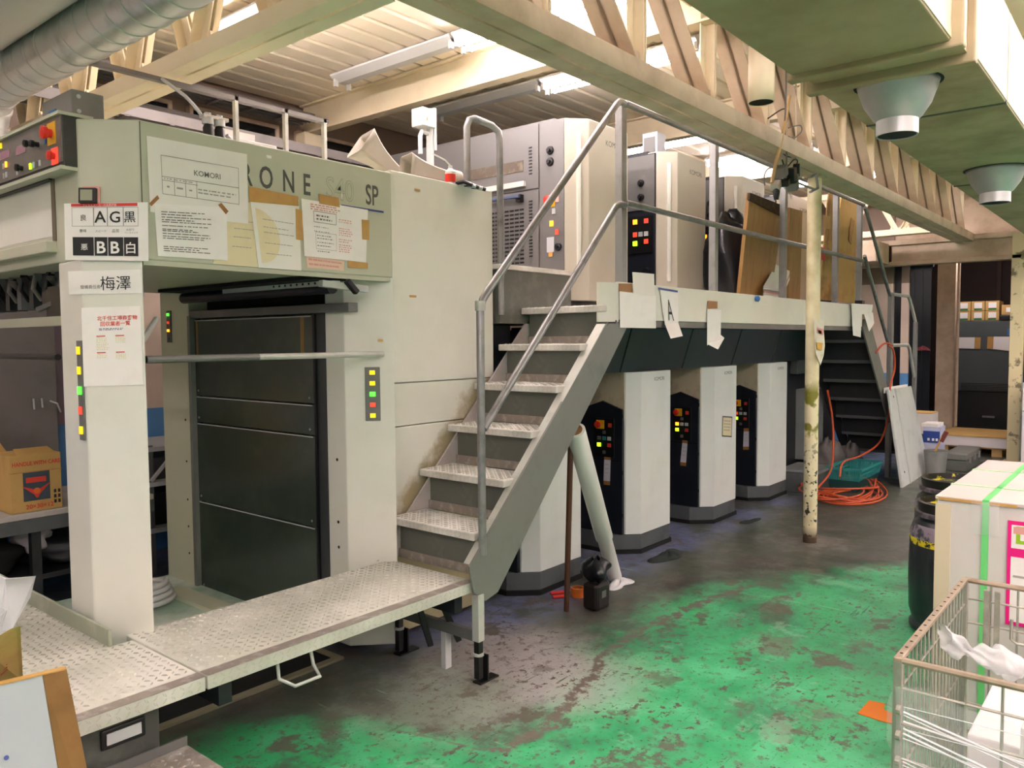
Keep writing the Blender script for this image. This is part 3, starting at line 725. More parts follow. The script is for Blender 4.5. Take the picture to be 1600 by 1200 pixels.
hn = MB().box(p.x-.07, p.x+.07, 2.512, 2.522, p.z-.032, p.z+.032).build('handle_recess', BLACK, sk, bevel=.006)
MB().box(p.x-.054, p.x+.054, 2.508, 2.514, p.z-.018, p.z+.018).build('handle_slot', L_W, sk)
for i in range(5):
    MB().box(p.x-.34, p.x-.16, 2.515, 2.521, p.z-.05-.022*i, p.z-.04-.022*i).build('vent_slot', BLACK, sk)
for x in (.2, 1.15): MB().box(x, x+.05, 2.58, 2.63, 0, .43).build('leg', DARK, W2)
st = thing('step_plate', 'low worn checker step on the floor below the lower left plate', 'step', (.9, 2.2, 0))
MB().box(.5, 1.30, 2.0, 2.495, .22, .255).build('tread', WEAR, st, bevel=.004)
mb = MB(); plate_lozenges(mb, (.51, 2.01, .255), (.029, 0, 0), (0, .029, 0), 26, 16); mb.build('raised_pattern', WEAR, st, kind='stuff', recalc=False)
MB().box(.5, 1.30, 2.495, 2.503, .22, .285).build('rear_lip', GREYP, st)
for x in (.52, 1.26):
    for y in (2.03, 2.45): MB().box(x, x+.03, y, y+.03, 0, .22).build('leg', DARK, st)

pf = thing('pit_frame', 'dark floor pit with a thin pale metal frame under the walkway plate', 'pit', (1.5, 2.8, 0))
MB().box(.3, 2.44, 3.20, 3.6, .0, .006).build('pit_cover', BLACKM, pf)
for q in ((.3, 2.48, 3.16, 3.20), (2.44, 2.48, 3.20, 3.6)): MB().box(q[0], q[1], q[2], q[3], 0, .012).build('frame_edge', mat('frame_beige', '8f8870', .6), pf)
MB().box(1.46, 2.51, 3.60, 3.61, .006, .088).build('dark_sheet', BLACKM, pf)  # black sheet added over the pale bay floor front, paints it dark under the plate
# ------------------------------------------------------------------ stairs
ST = thing('staircase', 'grey steel stairs with checker treads rising to the press gangway', 'stairs', (2.7, 2.75, 0))
XT, ZT, RUN, RISE = 2.706, .70, .218, .219
for side, y in (('outer', 2.44), ('inner', 3.066)):
    pl = [(2.635, .565), (2.66, .44), (2.74, .38), (2.83, .40), (4.02, 1.69), (3.80, 1.69), (3.76, 1.665)]
    if side == 'inner': pl = [(2.625, .485), (2.85, .485), (4.02, 1.66), (4.02, 1.72), (3.86, 1.72)]
    t_ = .012; s_ = MB().prism(pl, 'y', y-t_/2, y+t_/2).build('stringer', STRING if side == 'outer' else mat('inner_stringer', 'b3aca8', .5, dirt='8c8378', ds=6, da=.6), ST)
    if side == 'outer':
        MB().bar((2.66, 2.465, .565), (3.775, 2.465, 1.685), .06, .008, up=(-1, 0, 1)).build('top_flange', PIPE_L, s_)
        MB().bar((2.84, 2.465, .42), (4.0, 2.465, 1.675), .06, .008, up=(-1, 0, 1)).build('bottom_flange', STRING, s_)
t0 = None
for i in range(6):
    x, z = XT+RUN*i, ZT+RISE*i
    d = .26 if i < 5 else .30
    if t0 is None:
        t0 = MB().box(x, x+d, 2.475, 3.06, z-.038, z).build('tread', PLATE, ST, bevel=.006)
        mb = MB(); plate_lozenges(mb, (x+.008, 2.49, z), (.0285, 0, 0), (0, .0285, 0), 8, 19); plate_lozenges(mb, (x-.0005, 2.49, z-.034), (0, .0285, 0), (0, 0, .0155), 19, 2, .010, .002)
        l0 = mb.build('raised_pattern', LOZ, t0, kind='stuff', recalc=False)
        r0 = MB().box(x+.20, x+.208, 2.475, 3.04, z-RISE+.01, z-.036).build('riser', RISER, ST)
        r0.location = (-.14, 0, 0)
        r1 = MB().box(x+.055, x+.064, 2.475, 3.05, z-RISE, z-RISE+.045).build('kick_strip', WEAR, ST)
    else:
        for o in (t0, r0, r1):
            c = o.copy(); COL.objects.link(c); c.parent = ST; c.location = Vector(o.location)+Vector((RUN*i, 0, RISE*i))
            if o is t0:
                e = l0.copy(); COL.objects.link(e); e.parent = c
# handrails of the stairs
def rail(pts, name, par, r=.019, mt=PIPE):
    return MB().tube(pts, r, 12).build(name, mt, par, smooth=True)
YR = 2.44
hp = rail([(2.728, YR, .60), (2.728, YR, 1.74), (2.745, YR, 1.785), (2.775, YR, 1.82), (3.90, YR, 2.925), (3.93, YR, 2.945), (3.985, YR, 2.945)], 'handrail', ST)
rail([(2.745, YR, 1.19), (3.86, YR, 2.32), (3.89, YR, 2.352), (3.93, YR, 2.37), (3.985, YR, 2.37)], 'mid_rail', ST)
MB().lathe((2.728, YR, 1.735), [(.024, 0), (.025, .02), (.024, .045)], 14).build('pipe_collar', PIPE_L, hp, smooth=True)
# leg frame under the foot of the stairs
def foot_leg(x, y, z1, par, lt=PIPE_L):
    MB().box(x-.02, x+.02, y-.02, y+.02, .2, z1).build('leg', lt, par)
    MB().box(x-.015, x+.015, y-.015, y+.015, .02, .2).build('leg_foot', BLACK, par)
    MB().lathe((x, y, .13), [(.026, 0), (.026, .012)], 12).build('foot_collar', PIPE_L, par)
    MB().box(x+.03, x+.038, y-.03, y+.02, .0, .13).build('foot_bracket', BLACK, par)
    MB().box(x-.02, x+.11, y-.03, y+.02, 0, .008).build('foot_plate', BLACK, par)
foot_leg(2.70, 2.445, .42, ST)
foot_leg(2.70, 2.99, .43, ST, BLACK)
MB().bar((2.70, 2.44, .22), (2.70, 3.0, .22), .025, .05).build('cross_bar', GREYP, ST)
# pivot gear under the plate
MB().bar((2.66, 2.70, .43), (2.76, 2.63, .14), .05, .03).build('pivot_arm', BLACK, ST, bevel=.006)
MB().bar((2.60, 2.78, .43), (2.66, 2.72, .12), .03, .03).build('pivot_arm', BLACK, ST, bevel=.006)
MB().bar((2.72, 2.66, .30), (2.86, 2.74, .24), .04, .03).build('pivot_link', GREYP, ST, bevel=.006)
MB().box(2.71, 2.75, 2.67, 2.70, .0, .25).build('pivot_post', L_W, ST)
# inverted U grab rail beside the upper steps
gb = thing('grab_rail', 'grey inverted-U grab rail standing at the end of the delivery side panel', 'rail', (3.45, 3.03, 2.0))
rail([(3.40, 3.13, 2.43), (3.40, 3.13, 2.82), (3.415, 3.125, 2.86), (3.455, 3.12, 2.875), (3.56, 3.08, 2.85), (3.60, 3.065, 2.82), (3.607, 3.06, 2.77), (3.607, 3.06, 1.75)], 'bar', gb, .02)
# ------------------------------------------------------------------ printing units
UNIT_L = ['first printing unit, its grey vented upper face behind the stairs', 'second printing unit, nearest white tower standing clear of the stairs',
          'third printing unit, white tower with a small framed card on its front', 'fourth printing unit, white tower nearest the round pipe column']
TANFR = mat('unit_frame_tan', 'c2b49a', .6, dirt='7d725f', ds=6, da=.7)
def printing_unit(k):
    x0 = 3.90+1.235*k; xu = 4.45+1.233*k
    U = thing('printing_unit', UNIT_L[k], 'press unit', (x0, 3.0, 0), 'printing units of the press')
    x1 = x0+.445; b = .084
    pl = [(x0, 3.0), (x1, 3.0), (x1+b, 3.0+b), (x1+b, 3.16), (x0-b, 3.16), (x0-b, 3.0+b)]
    MB().prism(pl, 'z', .145, 1.358).build('tower_cover', TOWER, U, bevel=.004)
    pp = [(x0+.002, 3.004), (x1-.002, 3.004), (x1+b-.003, 3.004+b), (x1+b-.003, 3.7), (x0-b-.06, 3.7), (x0-b-.06, 3.16), (x0-b+.003, 3.004+b)]
    MB().prism(pp, 'z', .03, .142).build('plinth', PLINTH, U, bevel=.003)
    pk = [(p[0]+(.012 if p[0] > x0+.2 else -.012), p[1]-.012) for p in pp]
    MB().prism(pk, 'z', 0, .03).build('kick_base', BLACKM, U)
    # dark door with pitched top, facing the delivery end
    xd = x0-b-.03
    MB().prism([(3.094, .145), (3.50, .145), (3.50, 1.04), (3.42, 1.09), (3.27, 1.14), (3.094, 1.08)], 'x', xd, xd+.028).build('front_door', NAVY, U, bevel=.004)
    MB().box(xd-.002, xd, 3.1, 3.49, .695, .70).build('door_seam', BLACKM, U)
    MB().prism([(3.09, 1.0), (3.62, 1.0), (3.62, 1.358), (3.09, 1.358)], 'x', xd+.018, xd+.029).build('frame_plate', TANFR, U)
    MB().box(x0-b+.02, x1+b-.02, 3.16, 4.9, .14, 1.358).build('lower_body', DARK, U)
    MB().box(x0-.70, x0-b-.01, 3.55, 4.9, 0, 1.67).build('press_frame', DARK, U)
    for z in (.28, .60, 1.02): MB().lathe((xd-.004, 3.088, z), [(.006, 0), (.006, .03)], 8).build('hinge', BLACK, U)
    # control panel on the door
    yc = 3.245; xf = xd-.001
    cp_ = MB().box(xf-.010, xf, yc-.085, yc+.085, .72, 1.01).build('control_panel', BLACK, U, bevel=.003)
    xp = xf-.010
    MB().box(xp-.004, xp, yc+.0, yc+.07, .93, .995).build('button_base', YEL, cp_)
    MB().lathe((xp-.004, yc+.045, .963), [(.014, 0), (.014, .012), (.026, .016), (.026, .026), (.016, .03)], 14, (-1, 0, 0)).build('emergency_button', RED, cp_, smooth=True)
    lit = [[L_O, L_W, L_W, L_LG, L_R], [GREYP, TEAL, L_W, L_LG, INK_R], [L_O, L_W, L_W, L_LG, INK_R], [L_R, L_W, L_W, L_LG, INK_R]][k]
    for (dy, z), m_ in zip(((.045, .86), (.0, .86), (-.045, .86), (.045, .81), (-.045, .81)), lit):
        MB().box(xp-.006, xp, yc+dy-.016, yc+dy+.016, z-.014, z+.014).build('button', m_, cp_, bevel=.002)
    for dy, z in ((-.0, .905), (-.0, .755)): MB().box(xp-.006, xp, yc+dy-.012, yc+dy+.012, z-.012, z+.012).build('button', GREYP, cp_)
    MB().box(xp-.003, xp, yc-.065, yc-.035, .945, .975).build('button', INK_R, cp_)
    # upper body standing at gangway height
    bu = .115; w_ = .49
    MB().prism([(xu, 3.0), (xu+w_, 3.0), (xu+w_+.06, 3.06), (xu+w_+.06, 3.20), (xu-bu, 3.20), (xu-bu, 3.0+bu)], 'z', 1.86, 3.06).build('upper_cover', UPPER, U, bevel=.006)
    MB().bar((xu-.055, 3.045, 2.05), (xu-.055, 3.045, 2.97), .028, .03, up=(-1, -1, 0)).build('upper_handle', PRESS, U, bevel=.005)
    MB().box(xu-.112, xu+w_+.03, 3.20, 4.85, 1.80, 3.075).build('upper_body', [SILVER, DARK, DARK, DARK][k], U, bevel=.004)
    text('KOMORI', 'maker_name', LOGOG, U, (x0+.19, 3.0, 1.285), (1, 0, 0), (0, 0, 1), .04)
    text('KOMORI', 'maker_name', LOGOG, U, (xu+.20, 3.0, 2.92), (1, 0, 0), (0, 0, 1), .055)
    xf = xu-bu
    if k:
        pn = MB().box(xf-.012, xf+.01, 3.125, 3.42, 1.82, 3.05).build('upper_panel', NAVY if k else SILVER, U, bevel=.003)
        MB().box(xf-.018, xf-.011, 3.13, 3.42, 2.62, 3.04).build('upper_panel_plate', GREYP, U)
        for z in (2.83, 2.72): MB().lathe((xf-.018, 3.25, z), [(.03, 0), (.026, .012), (.014, .014), (.014, .03)], 14, (-1, 0, 0)).build('switch', BLACK, pn, smooth=True)
        cpx = MB().box(xf-.02, xf-.012, 3.15, 3.36, 2.28, 2.57).build('control_panel', BLACK, U)
        for j, (y, z, m_) in enumerate(((3.30, 2.53, L_O), (3.20, 2.53, L_R), (3.30, 2.43, L_R), (3.25, 2.43, L_W), (3.20, 2.43, L_W), (3.30, 2.36, L_LG), (3.20, 2.37, L_R))):
            MB().box(xf-.026, xf-.02, y-.018, y+.018, z-.018, z+.018).build('button', m_, cpx)
        MB().lathe((xf-.013, 3.2, 2.13), [(.035, 0), (.03, .02), (.03, .026)], 14, (-1, 0, 0)).build('knob', BLACK, pn, smooth=True)
    else:
        MB().box(xf-.006, xf, 3.33, 4.7, 2.63, 3.06).build('vent_panel', SILVER, U, bevel=.003)
        lp = MB().box(xf-.006, xf, 3.33, 4.7, 1.9, 2.62).build('vent_panel', SILVER, U, bevel=.003)
        sp = MB().box(xf-.006, xf, 3.118, 3.322, 1.86, 3.06).build('switch_panel', SILVER, U, bevel=.003)
        X1, X0 = xf-.006, xf-.0095
        for y0, y1 in ((3.46, 3.66), (3.68, 4.02), (4.08, 4.30)): MB().box(X0, X1, y0, y1, 2.76, 2.835).build('slot_window', mat('slot_brown', '5d5346', .4, dirt='8a7f6f', ds=14, da=.8), U)
        MB().box(xf-.03, X1, 3.44, 4.5, 2.655, 2.69).build('ledge_strip', PLATE, U)
        mb = MB()
        for i in range(9): mb.box(X0, X1, 3.385, 3.41, 2.73+.022*i, 2.738+.022*i)
        for i in range(18): mb.box(X0, X1, 3.385, 3.412, 2.17+.022*i, 2.179+.022*i)
        mb.build('louvre_slots', BLACK, U, kind='stuff')
        MB().bar((xf-.05, 3.46, 2.585), (xf-.05, 4.3, 2.585), .03, .025).build('panel_handle', mat('handle_bluegrey', '4f5a72', .35), U, bevel=.006)
        MB().box(xf-.045, X1, 3.46, 3.50, 2.55, 2.60).build('handle_bracket', BLACK, U)
        mb = MB()
        for i in range(14):
            for j in range(13): mb.box(X0, X1, 3.46+.045*j, 3.493+.045*j, 2.13+.028*i, 2.142+.028*i)
        mb.build('mesh_slots', BLACK, U, kind='stuff')
        MB().box(X0+.001, X1, 3.45, 4.3, 1.9, 2.1).build('lower_grating', NAVY, U)
        for z in (2.79, 2.865): MB().lathe((X1, 3.23, z), [(.03, 0), (.026, .012), (.013, .014), (.013, .03)], 14, (-1, 0, 0)).build('switch', BLACK, sp, smooth=True)
        MB().box(X1-.006, X1, 3.19, 3.26, 2.49, 2.57).build('button_base', YEL, sp)
        MB().lathe((X1-.006, 3.235, 2.535), [(.015, 0), (.015, .014), (.03, .018), (.03, .03), (.018, .034)], 14, (-1, 0, 0)).build('emergency_button', RED, sp, smooth=True)
        for y, z, m_ in ((3.17, 2.535, INK_RF), (3.20, 2.46, L_W), (3.22, 2.38, L_O), (3.175, 2.32, L_R)): MB().box(X1-.006, X1, y-.014, y+.014, z-.018, z+.018).build('button', m_, sp)
        MB().lathe((X1, 3.165, 2.22), [(.028, 0), (.024, .014), (.012, .016), (.012, .03)], 14, (-1, 0, 0)).build('knob', NAVY, sp, smooth=True)
        MB().box(X0, X1, 3.20, 3.26, 2.19, 2.29).build('label_plate', mat('label_pale', 'b7bac0', .4), sp)
        MB().box(X0-.001, X1, 3.21, 3.245, 2.16, 2.19).build('label_tape', TAPE, sp)
        # raised inner step between the delivery and the unit
        MB().box(3.60, xf-.01, 3.06, 3.9, 1.70, 2.02).build('inner_step', RISER, U)
        MB().box(3.58, xf-.01, 3.04, 3.92, 2.02, 2.05).build('inner_step_edge', PLATE, U, bevel=.003)
        MB().box(3.56, 3.80, 3.15, 4.9, .3, 1.69).build('link_frame', DARK, U)
    return U
UN = [printing_unit(k) for k in range(4)]

# ------------------------------------------------------------------ gangway
GW = thing('gangway', 'raised gangway along the press with pale fascia and grey pipe railing', 'gangway', (6.2, 2.7, 1.67))
MB().box(3.92, 8.62, 2.44, 2.462, 1.712, 1.93).build('fascia', PRESS, GW, bevel=.003)
MB().prism([(3.92, 2.441), (3.80, 2.50), (3.80, 2.512), (3.93, 2.462)], 'z', 1.70, 1.925).build('fascia_return', PRESS, GW)
MB().box(3.90, 8.62, 2.445, 2.50, 1.672, 1.71).build('fascia_lip', GREYP, GW)
MB().box(3.95, 8.62, 2.462, 3.05, 1.77, 1.80).build('deck', PLATE, GW)
MB().box(3.95, 8.62, 2.50, 3.15, 1.68, 1.77).build('deck_frame', DARK, GW)
n0 = None
for i in range(5):
    x = 3.99+.95*i
    if n0 is None: n0 = MB().prism([(2.96, 1.68), (3.3, 1.68), (3.3, 1.36), (3.06, 1.36)], 'x', x, x+.935).build('soffit_panel', mat('soffit_dark', '20272a', .4, dirt='2d3133', ds=3, da=.5), GW, bevel=.004)
    else:
        c = n0.copy(); COL.objects.link(c); c.parent = GW; c.location = (.95*i, 0, 0)
PX = (4.0, 5.22, 6.52, 7.85, 8.60)
for x in PX:
    MB().box(x-.026, x+.026, 2.45, 2.50, 1.80, 2.965).build('post', STEEL, GW, bevel=.004)
rail([(4.0, 2.44, 2.95), (8.60, 2.44, 2.95)], 'top_rail', GW)
rail([(4.0, 2.44, 2.385), (8.60, 2.44, 2.385)], 'mid_rail', GW)
MB().box(8.57, 8.66, 2.43, 2.50, 1.92, 1.98).build('post_foot', BLACK, GW)

# ------------------------------------------------------------------ far stairs
FS = thing('staircase', 'dark far stairs descending at the end of the gangway, with grey handrails', 'stairs', (9.7, 2.7, 0))
for y in (2.44, 3.06):
    MB().prism([(8.62, 1.70), (8.66, 1.79), (8.86, 1.79), (10.55, .06), (10.55, 0), (10.3, 0)], 'y', y-.008, y+.008).build('stringer', STRING if y < 3 else DARK, FS)
for i in range(7):
    x = 8.84+.235*i; z = 1.58-.224*i
    MB().box(x, x+.24, 2.46, 3.05, z-.035, z).build('tread', mat('far_tread', '5a5c5c', .5, dirt='3b3c3d', ds=5, da=.5), FS, bevel=.004)
    MB().box(x, x+.008, 2.46, 3.05, z, z+.19).build('riser', DARK, FS)
rail([(8.64, 2.44, 2.93), (8.70, 2.44, 2.90), (9.62, 2.44, 2.10), (9.66, 2.44, 2.08), (9.76, 2.44, 2.09)], 'handrail', FS)
rail([(8.66, 2.44, 2.44), (9.60, 2.44, 1.55), (9.66, 2.44, 1.52), (9.74, 2.44, 1.52)], 'mid_rail', FS)
MB().box(9.68, 9.77, 2.42, 2.47, .0, 2.09).build('post', STEEL, FS, bevel=.004)
rail([(9.76, 2.44, 2.09), (10.48, 2.44, 2.095), (10.56, 2.44, 2.05), (10.84, 2.44, 1.80), (10.86, 2.44, 1.76)], 'return_rail', FS, .02, PIPE_L)
rail([(9.74, 2.44, 1.51), (10.50, 2.44, 1.505), (10.58, 2.44, 1.46), (10.84, 2.44, 1.10)], 'return_rail', FS, .02, PIPE_L)
MB().box(10.82, 10.90, 2.42, 2.46, 0, 1.79).build('post', STEEL, FS, bevel=.004)
# the end of the press beyond the fourth unit, in shade
FU = thing('press_feeder', 'dark grey feeder end of the press in the shade below the far stairs', 'press', (9.3, 3.6, 0))
MB().box(8.75, 10.4, 3.25, 4.9, 0, 1.62).build('body', DARK, FU, bevel=.01)
MB().box(9.0, 9.55, 3.12, 3.26, .22, 1.02).build('cover_panel', mat('feeder_cover', '8c8f8c', .5, dirt='6b6d6b', ds=3, da=.5), FU, bevel=.01)
MB().box(8.8, 10.3, 3.16, 3.3, 1.2, 1.5).build('upper_cover', PLINTH, FU, bevel=.01)
MB().box(8.72, 10.2, 3.2, 4.8, 1.62, 2.6).build('hood', DARK, FU, bevel=.01)
# ------------------------------------------------------------------ ducts
D = thing('supply_duct', 'large olive-painted rectangular air duct overhead at the upper right', 'duct', (4, .95, 2.7))
def duct_seg(x0, x1, y0, y1, z0, z1, mt):
    o = MB().box(x0, x1, y0, y1, z0, z1).build('duct_section', mt, D, bevel=.006)
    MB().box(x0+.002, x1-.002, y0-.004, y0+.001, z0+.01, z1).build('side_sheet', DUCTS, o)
    return o
duct_seg(.8, 3.38, .66, 1.255, 2.70, 3.12, DUCTG)
duct_seg(3.66, 4.42, .625, 1.245, 2.70, 3.12, DUCTG2)
duct_seg(4.44, 6.6, .625, 1.245, 2.70, 3.12, DUCTG2)
duct_seg(6.62, 11.5, .63, 1.24, 2.70, 3.12, DUCTG2)
MB().box(3.38, 3.66, .645, 1.24, 2.715, 3.1).build('connector', DUCTG, D)
for x in (3.37, 3.60): MB().box(x, x+.055, .615, 1.275, 2.675, 3.14).build('flange', DUCTG, D, bevel=.008)
for x in (4.42, 6.6): MB().box(x, x+.02, .622, 1.248, 2.697, 3.12).build('seam', GASKET, D)
for x in (2.2, 5.4, 9): MB().box(x, x+.04, .62, .64, 3.1, 3.67).build('hanger', CREAM_D, D)
def nozzle(px, py, z, r1, label):
    c = onz(px, py, z); o = thing('air_nozzle', label, 'nozzle', c)
    MB().lathe((c.x, c.y, 2.70-.002), [(r1*1.08, 0), (r1*1.08, .001)], 32).build('cut_hole', BLACKM, o)
    MB().lathe((c.x, c.y, 2.70), [(r1, -.002), (r1*.97, -.02), (r1*.82, -.09), (r1*.6, -.145), (r1*.5, -.16), (r1*.5, -.215)], 32, cap=False).build('cone', NOZ, o, smooth=True, thick=.003)
    MB().lathe((c.x, c.y, 2.70), [(r1*.515, -.158), (r1*.515, -.222), (r1*.48, -.222), (r1*.48, -.16)], 32, cap=False).build('outlet_collar', mat('collar_pale', 'c6c4c4', .4, .4), o, smooth=True)
    MB().lathe((c.x, c.y, 2.70), [(r1*.47, -.219), (r1*.47, -.218)], 24).build('outlet_shade', BLACKM, o)  # black disc paints the shade inside the outlet
nozzle(1403, 131, 2.70, .165, 'nearer silver conical nozzle under the olive duct')
nozzle(1556, 264, 2.70, .175, 'further silver conical nozzle under the olive duct, at the right edge')
SD = thing('spiral_duct', 'galvanised spiral duct sloping across the upper left corner', 'duct', (1.42, 3.5, 2.9))
cx, cz, R_ = 1.4735, 2.878, .108
MB().lathe((cx, 1.32, cz), [(R_, 0), (R_, 3.23)], 40, (0, 1, 0)).build('pipe', GALV, SD, smooth=True)
r0 = None
for i in range(25):
    y = 1.38+.128*i
    ring = MB()
    pts = [(cx+(R_+.001)*cos(a), y+.05*sin(a*.5), cz+(R_+.001)*sin(a)) for a in [2*pi*k/32 for k in range(32)]]
    if r0 is None: r0 = ring.tube(pts, .0035, 6, closed=True).build('spiral_seam', GALV_L, SD, smooth=True)
    else:
        c = r0.copy(); COL.objects.link(c); c.parent = SD; c.location = (0, .128*i, 0)
el = [(cx, 4.50+.22*sin(a), cz-.22+.22*cos(a)) for a in [pi/2*k/6 for k in range(7)]]
MB().tube([(cx, 4.48, cz)]+el+[(cx, 4.72, 2.437)], R_*1.0, 32).build('elbow', GALV, SD, smooth=True)
for k in (1, 3, 5):
    q = Vector(el[k]); tdir = (Vector(el[k+1])-Vector(el[k-1])).normalized()
    MB().lathe(q-tdir*.006, [(R_+.006, 0), (R_+.006, .012)], 32, tdir).build('elbow_band', GALV_L, SD, smooth=True)
LD = thing('round_duct', 'smooth larger silver duct above the spiral duct in the upper left corner', 'duct', (1.2, 3, 3.2))
MB().lathe((1.19, 1.32, 3.10), [(.25, 0), (.25, 4.45)], 48, (0, 1, 0)).build('pipe', GALV_L, LD, smooth=True)
for y in (3.05, 4.1): MB().lathe((1.19, y, 3.10), [(.254, 0), (.257, .012), (.254, .024)], 48, (0, 1, 0)).build('joint_band', GALV_L, LD, smooth=True)

# ------------------------------------------------------------------ trays, pipes and gear above the press
def ladder(name, label, y, z, x0, x1, w_=.2):
    o = thing(name, label, 'cable tray', (x0, y, z))
    for dy in (0, w_): MB().box(x0, x1, y+dy, y+dy+.012, z, z+.07).build('side_rail', TRAYG, o)
    for i in range(7): MB().tube([(x0, y+.02+.025*i, z+.02+.008*(i % 3)), (x1, y+.02+.025*i, z+.02+.008*(i % 2))], .009, 6).build('cable', [CABLE, TRAYG, DARK][i % 3], o)
    r = None
    for i in range(int((x1-x0)/.3)):
        if r is None: r = MB().box(x0+.02, x0+.05, y, y+w_, z-.005, z+.005).build('rung', TRAYG, o)
        else:
            c = r.copy(); COL.objects.link(c); c.parent = o; c.location = (.3*i, 0, 0)
ladder('cable_tray', 'upper grey cable tray along the left wall near the ceiling', 5.6, 3.44, .6, 4.2)
ladder('cable_tray', 'lower grey cable tray behind the press header, full of cables', 5.2, 3.06, .6, 9.0)
mb = MB()
for k, (dy, dz) in enumerate(((0, 0), (.05, .02), (.09, -.02))): mb.tube([(.4, 5.75+dy, 3.30+dz), (3.4, 5.75+dy, 3.30+dz)], .022, 8)
tag(mb.build('conduit', TRAYG, smooth=True, kind='stuff'), 'bundle of pale conduits running behind the short lattice truss', 'conduit')
wc = thing('roof_cabinet', 'white low cabinet standing on the roof of the delivery header', 'cabinet', (2.4, 3.6, 2.436))
MB().box(2.16, 2.47, 3.62, 3.9, 2.437, 2.62).build('body', WHITE, wc, bevel=.004)
MB().box(2.18, 2.36, 3.65, 3.85, 2.62, 2.66).build('papers', PAPER, wc)
MB().box(2.20, 2.44, 3.612, 3.62, 2.53, 2.555).build('front_label', L_W, wc)
fr = thing('roof_frame', 'thin white metal frame rising from the roof of the delivery header', 'frame', (2.4, 3.5, 2.436))
for x in (2.19, 2.475, 2.72): MB().box(x, x+.018, 3.55, 3.575, 2.437, 2.80).build('post', PIPE_L, fr)
MB().box(1.5, 2.75, 3.55, 3.58, 2.78, 2.80).build('crossbar', TRAYG, fr)
fl = thing('air_filter_unit', 'air filter pair with two black bowls above the header edge', 'air filter', (1.93, 3.3, 2.52))
for i, x in enumerate((1.90, 1.955)):
    MB().lathe((x, 3.3, 2.47), [(.012, 0), (.021, .008), (.023, .075), (.016, .09)], 14).build('bowl', BLACK, fl, smooth=True)
    MB().lathe((x, 3.3, 2.56), [(.025, 0), (.025, .03), (.015, .035), (.015, .05)], 14).build('head', L_W, fl, smooth=True)
MB().box(1.87, 1.99, 3.28, 3.32, 2.585, 2.60).build('bracket', GALV_L, fl)
MB().tube([(1.87, 3.3, 2.595), (1.845, 3.31, 2.63), (1.83, 3.36, 2.68), (1.80, 3.5, 2.775)], .008, 8).build('air_hose', L_W, fl, smooth=True)
MB().tube([(1.99, 3.3, 2.53), (2.05, 3.32, 2.49), (2.12, 3.35, 2.47), (2.2, 3.6, 2.46)], .009, 8).build('air_hose', L_W, fl, smooth=True)
MB().box(1.92, 1.935, 3.33, 3.35, 2.437, 2.60).build('stand', GALV_L, fl)
pv = thing('valve_box', 'white electrical box on a bent pipe above the delivery roof', 'valve box', (3.55, 3.6, 2.85))
MB().box(3.49, 3.61, 3.58, 3.68, 2.93, 3.04).build('box', WHITE, pv, bevel=.004)
MB().lathe((3.53, 3.575, 2.975), [(.01, 0), (.01, .005)], 10, (0, -1, 0)).build('knob', CREAM_D, pv)
MB().tube([(3.60, 3.63, 2.93), (3.60, 3.63, 2.44)], .024, 10).build('pipe', L_W, pv, smooth=True)
MB().tube([(3.58, 3.63, 2.90), (3.52, 3.62, 2.90), (3.505, 3.62, 2.87), (3.505, 3.62, 2.76)], .014, 10).build('elbow_pipe', L_W, pv, smooth=True)
MB().box(3.61, 3.63, 3.60, 3.66, 2.80, 3.06).build('bracket', WHITE, pv)
def horn(label, mouth, throat, wm, hm, rot=0):
    m_, t_ = Vector(mouth), Vector(throat); d = (t_-m_).normalized(); L_ = (t_-m_).length
    s = d.cross(Vector((0, 0, 1))).normalized(); u = s.cross(d)
    o = thing('horn_loudspeaker', label, 'loudspeaker', m_)
    mb = MB(); N = 9
    def rg(f, sc=1):
        e = (1-f)**2.4; a = (.035+(wm/2-.035)*e)*sc; b_ = (.035+(hm/2-.035)*e)*sc; c = m_+d*L_*f
        return [c+s*(a*x)+u*(b_*y) for x, y in ((-1, -.8), (-.8, -1), (.8, -1), (1, -.8), (1, .8), (.8, 1), (-.8, 1), (-1, .8))]
    for i in range(N+1): mb.v += rg(i/N)
    for i in range(N):
        for k in range(8): mb.f.append((i*8+k, i*8+(k+1) % 8, (i+1)*8+(k+1) % 8, (i+1)*8+k))
    mb.build('horn', HORN, o, smooth=True, thick=.006)
    MB().lathe(m_+d*(L_*.22), [(.03, 0), (.04, .02), (.02, .06), (.02, L_*.6)], 16, d).build('reflex_cone', GREYP, o, smooth=True)
    MB().lathe(t_-d*.02, [(.05, 0), (.055, .01), (.055, .07), (.03, .085)], 18, d).build('driver', HORN, o, smooth=True)
    b_ = t_.copy(); MB().box(b_.x-.02, b_.x+.02, b_.y-.02, b_.y+.02, 2.437, b_.z).build('bracket', HORN, o)
horn('square grey horn loudspeaker tilted upwards on the delivery roof', (2.93, 3.50, 2.70), (3.18, 3.42, 2.52), .21, .17)
horn('square grey horn loudspeaker lying level, facing the delivery end', (3.08, 3.30, 2.565), (3.36, 3.22, 2.53), .16, .14)
bt = thing('spray_bottle', 'white bottle with a red label at the roof edge beside the grab rail', 'bottle', (3.25, 3.12, 2.45))
MB().lathe((3.25, 3.12, 2.453), [(.028, 0), (.03, .005), (.03, .085), (.012, .105), (.012, .12)], 18).build('body', WHITE, bt, smooth=True)
MB().lathe((3.25, 3.12, 2.48), [(.0306, 0), (.0306, .045)], 18).build('label_band', RED, bt, smooth=True)
MB().tube([(3.25, 3.12, 2.573), (3.22, 3.13, 2.60), (3.15, 3.16, 2.63)], .005, 8).build('spout', WHITE, bt)
gl = thing('work_glove', 'dark blue and white work gloves draped on the roof edge', 'glove', (3.33, 3.05, 2.45))
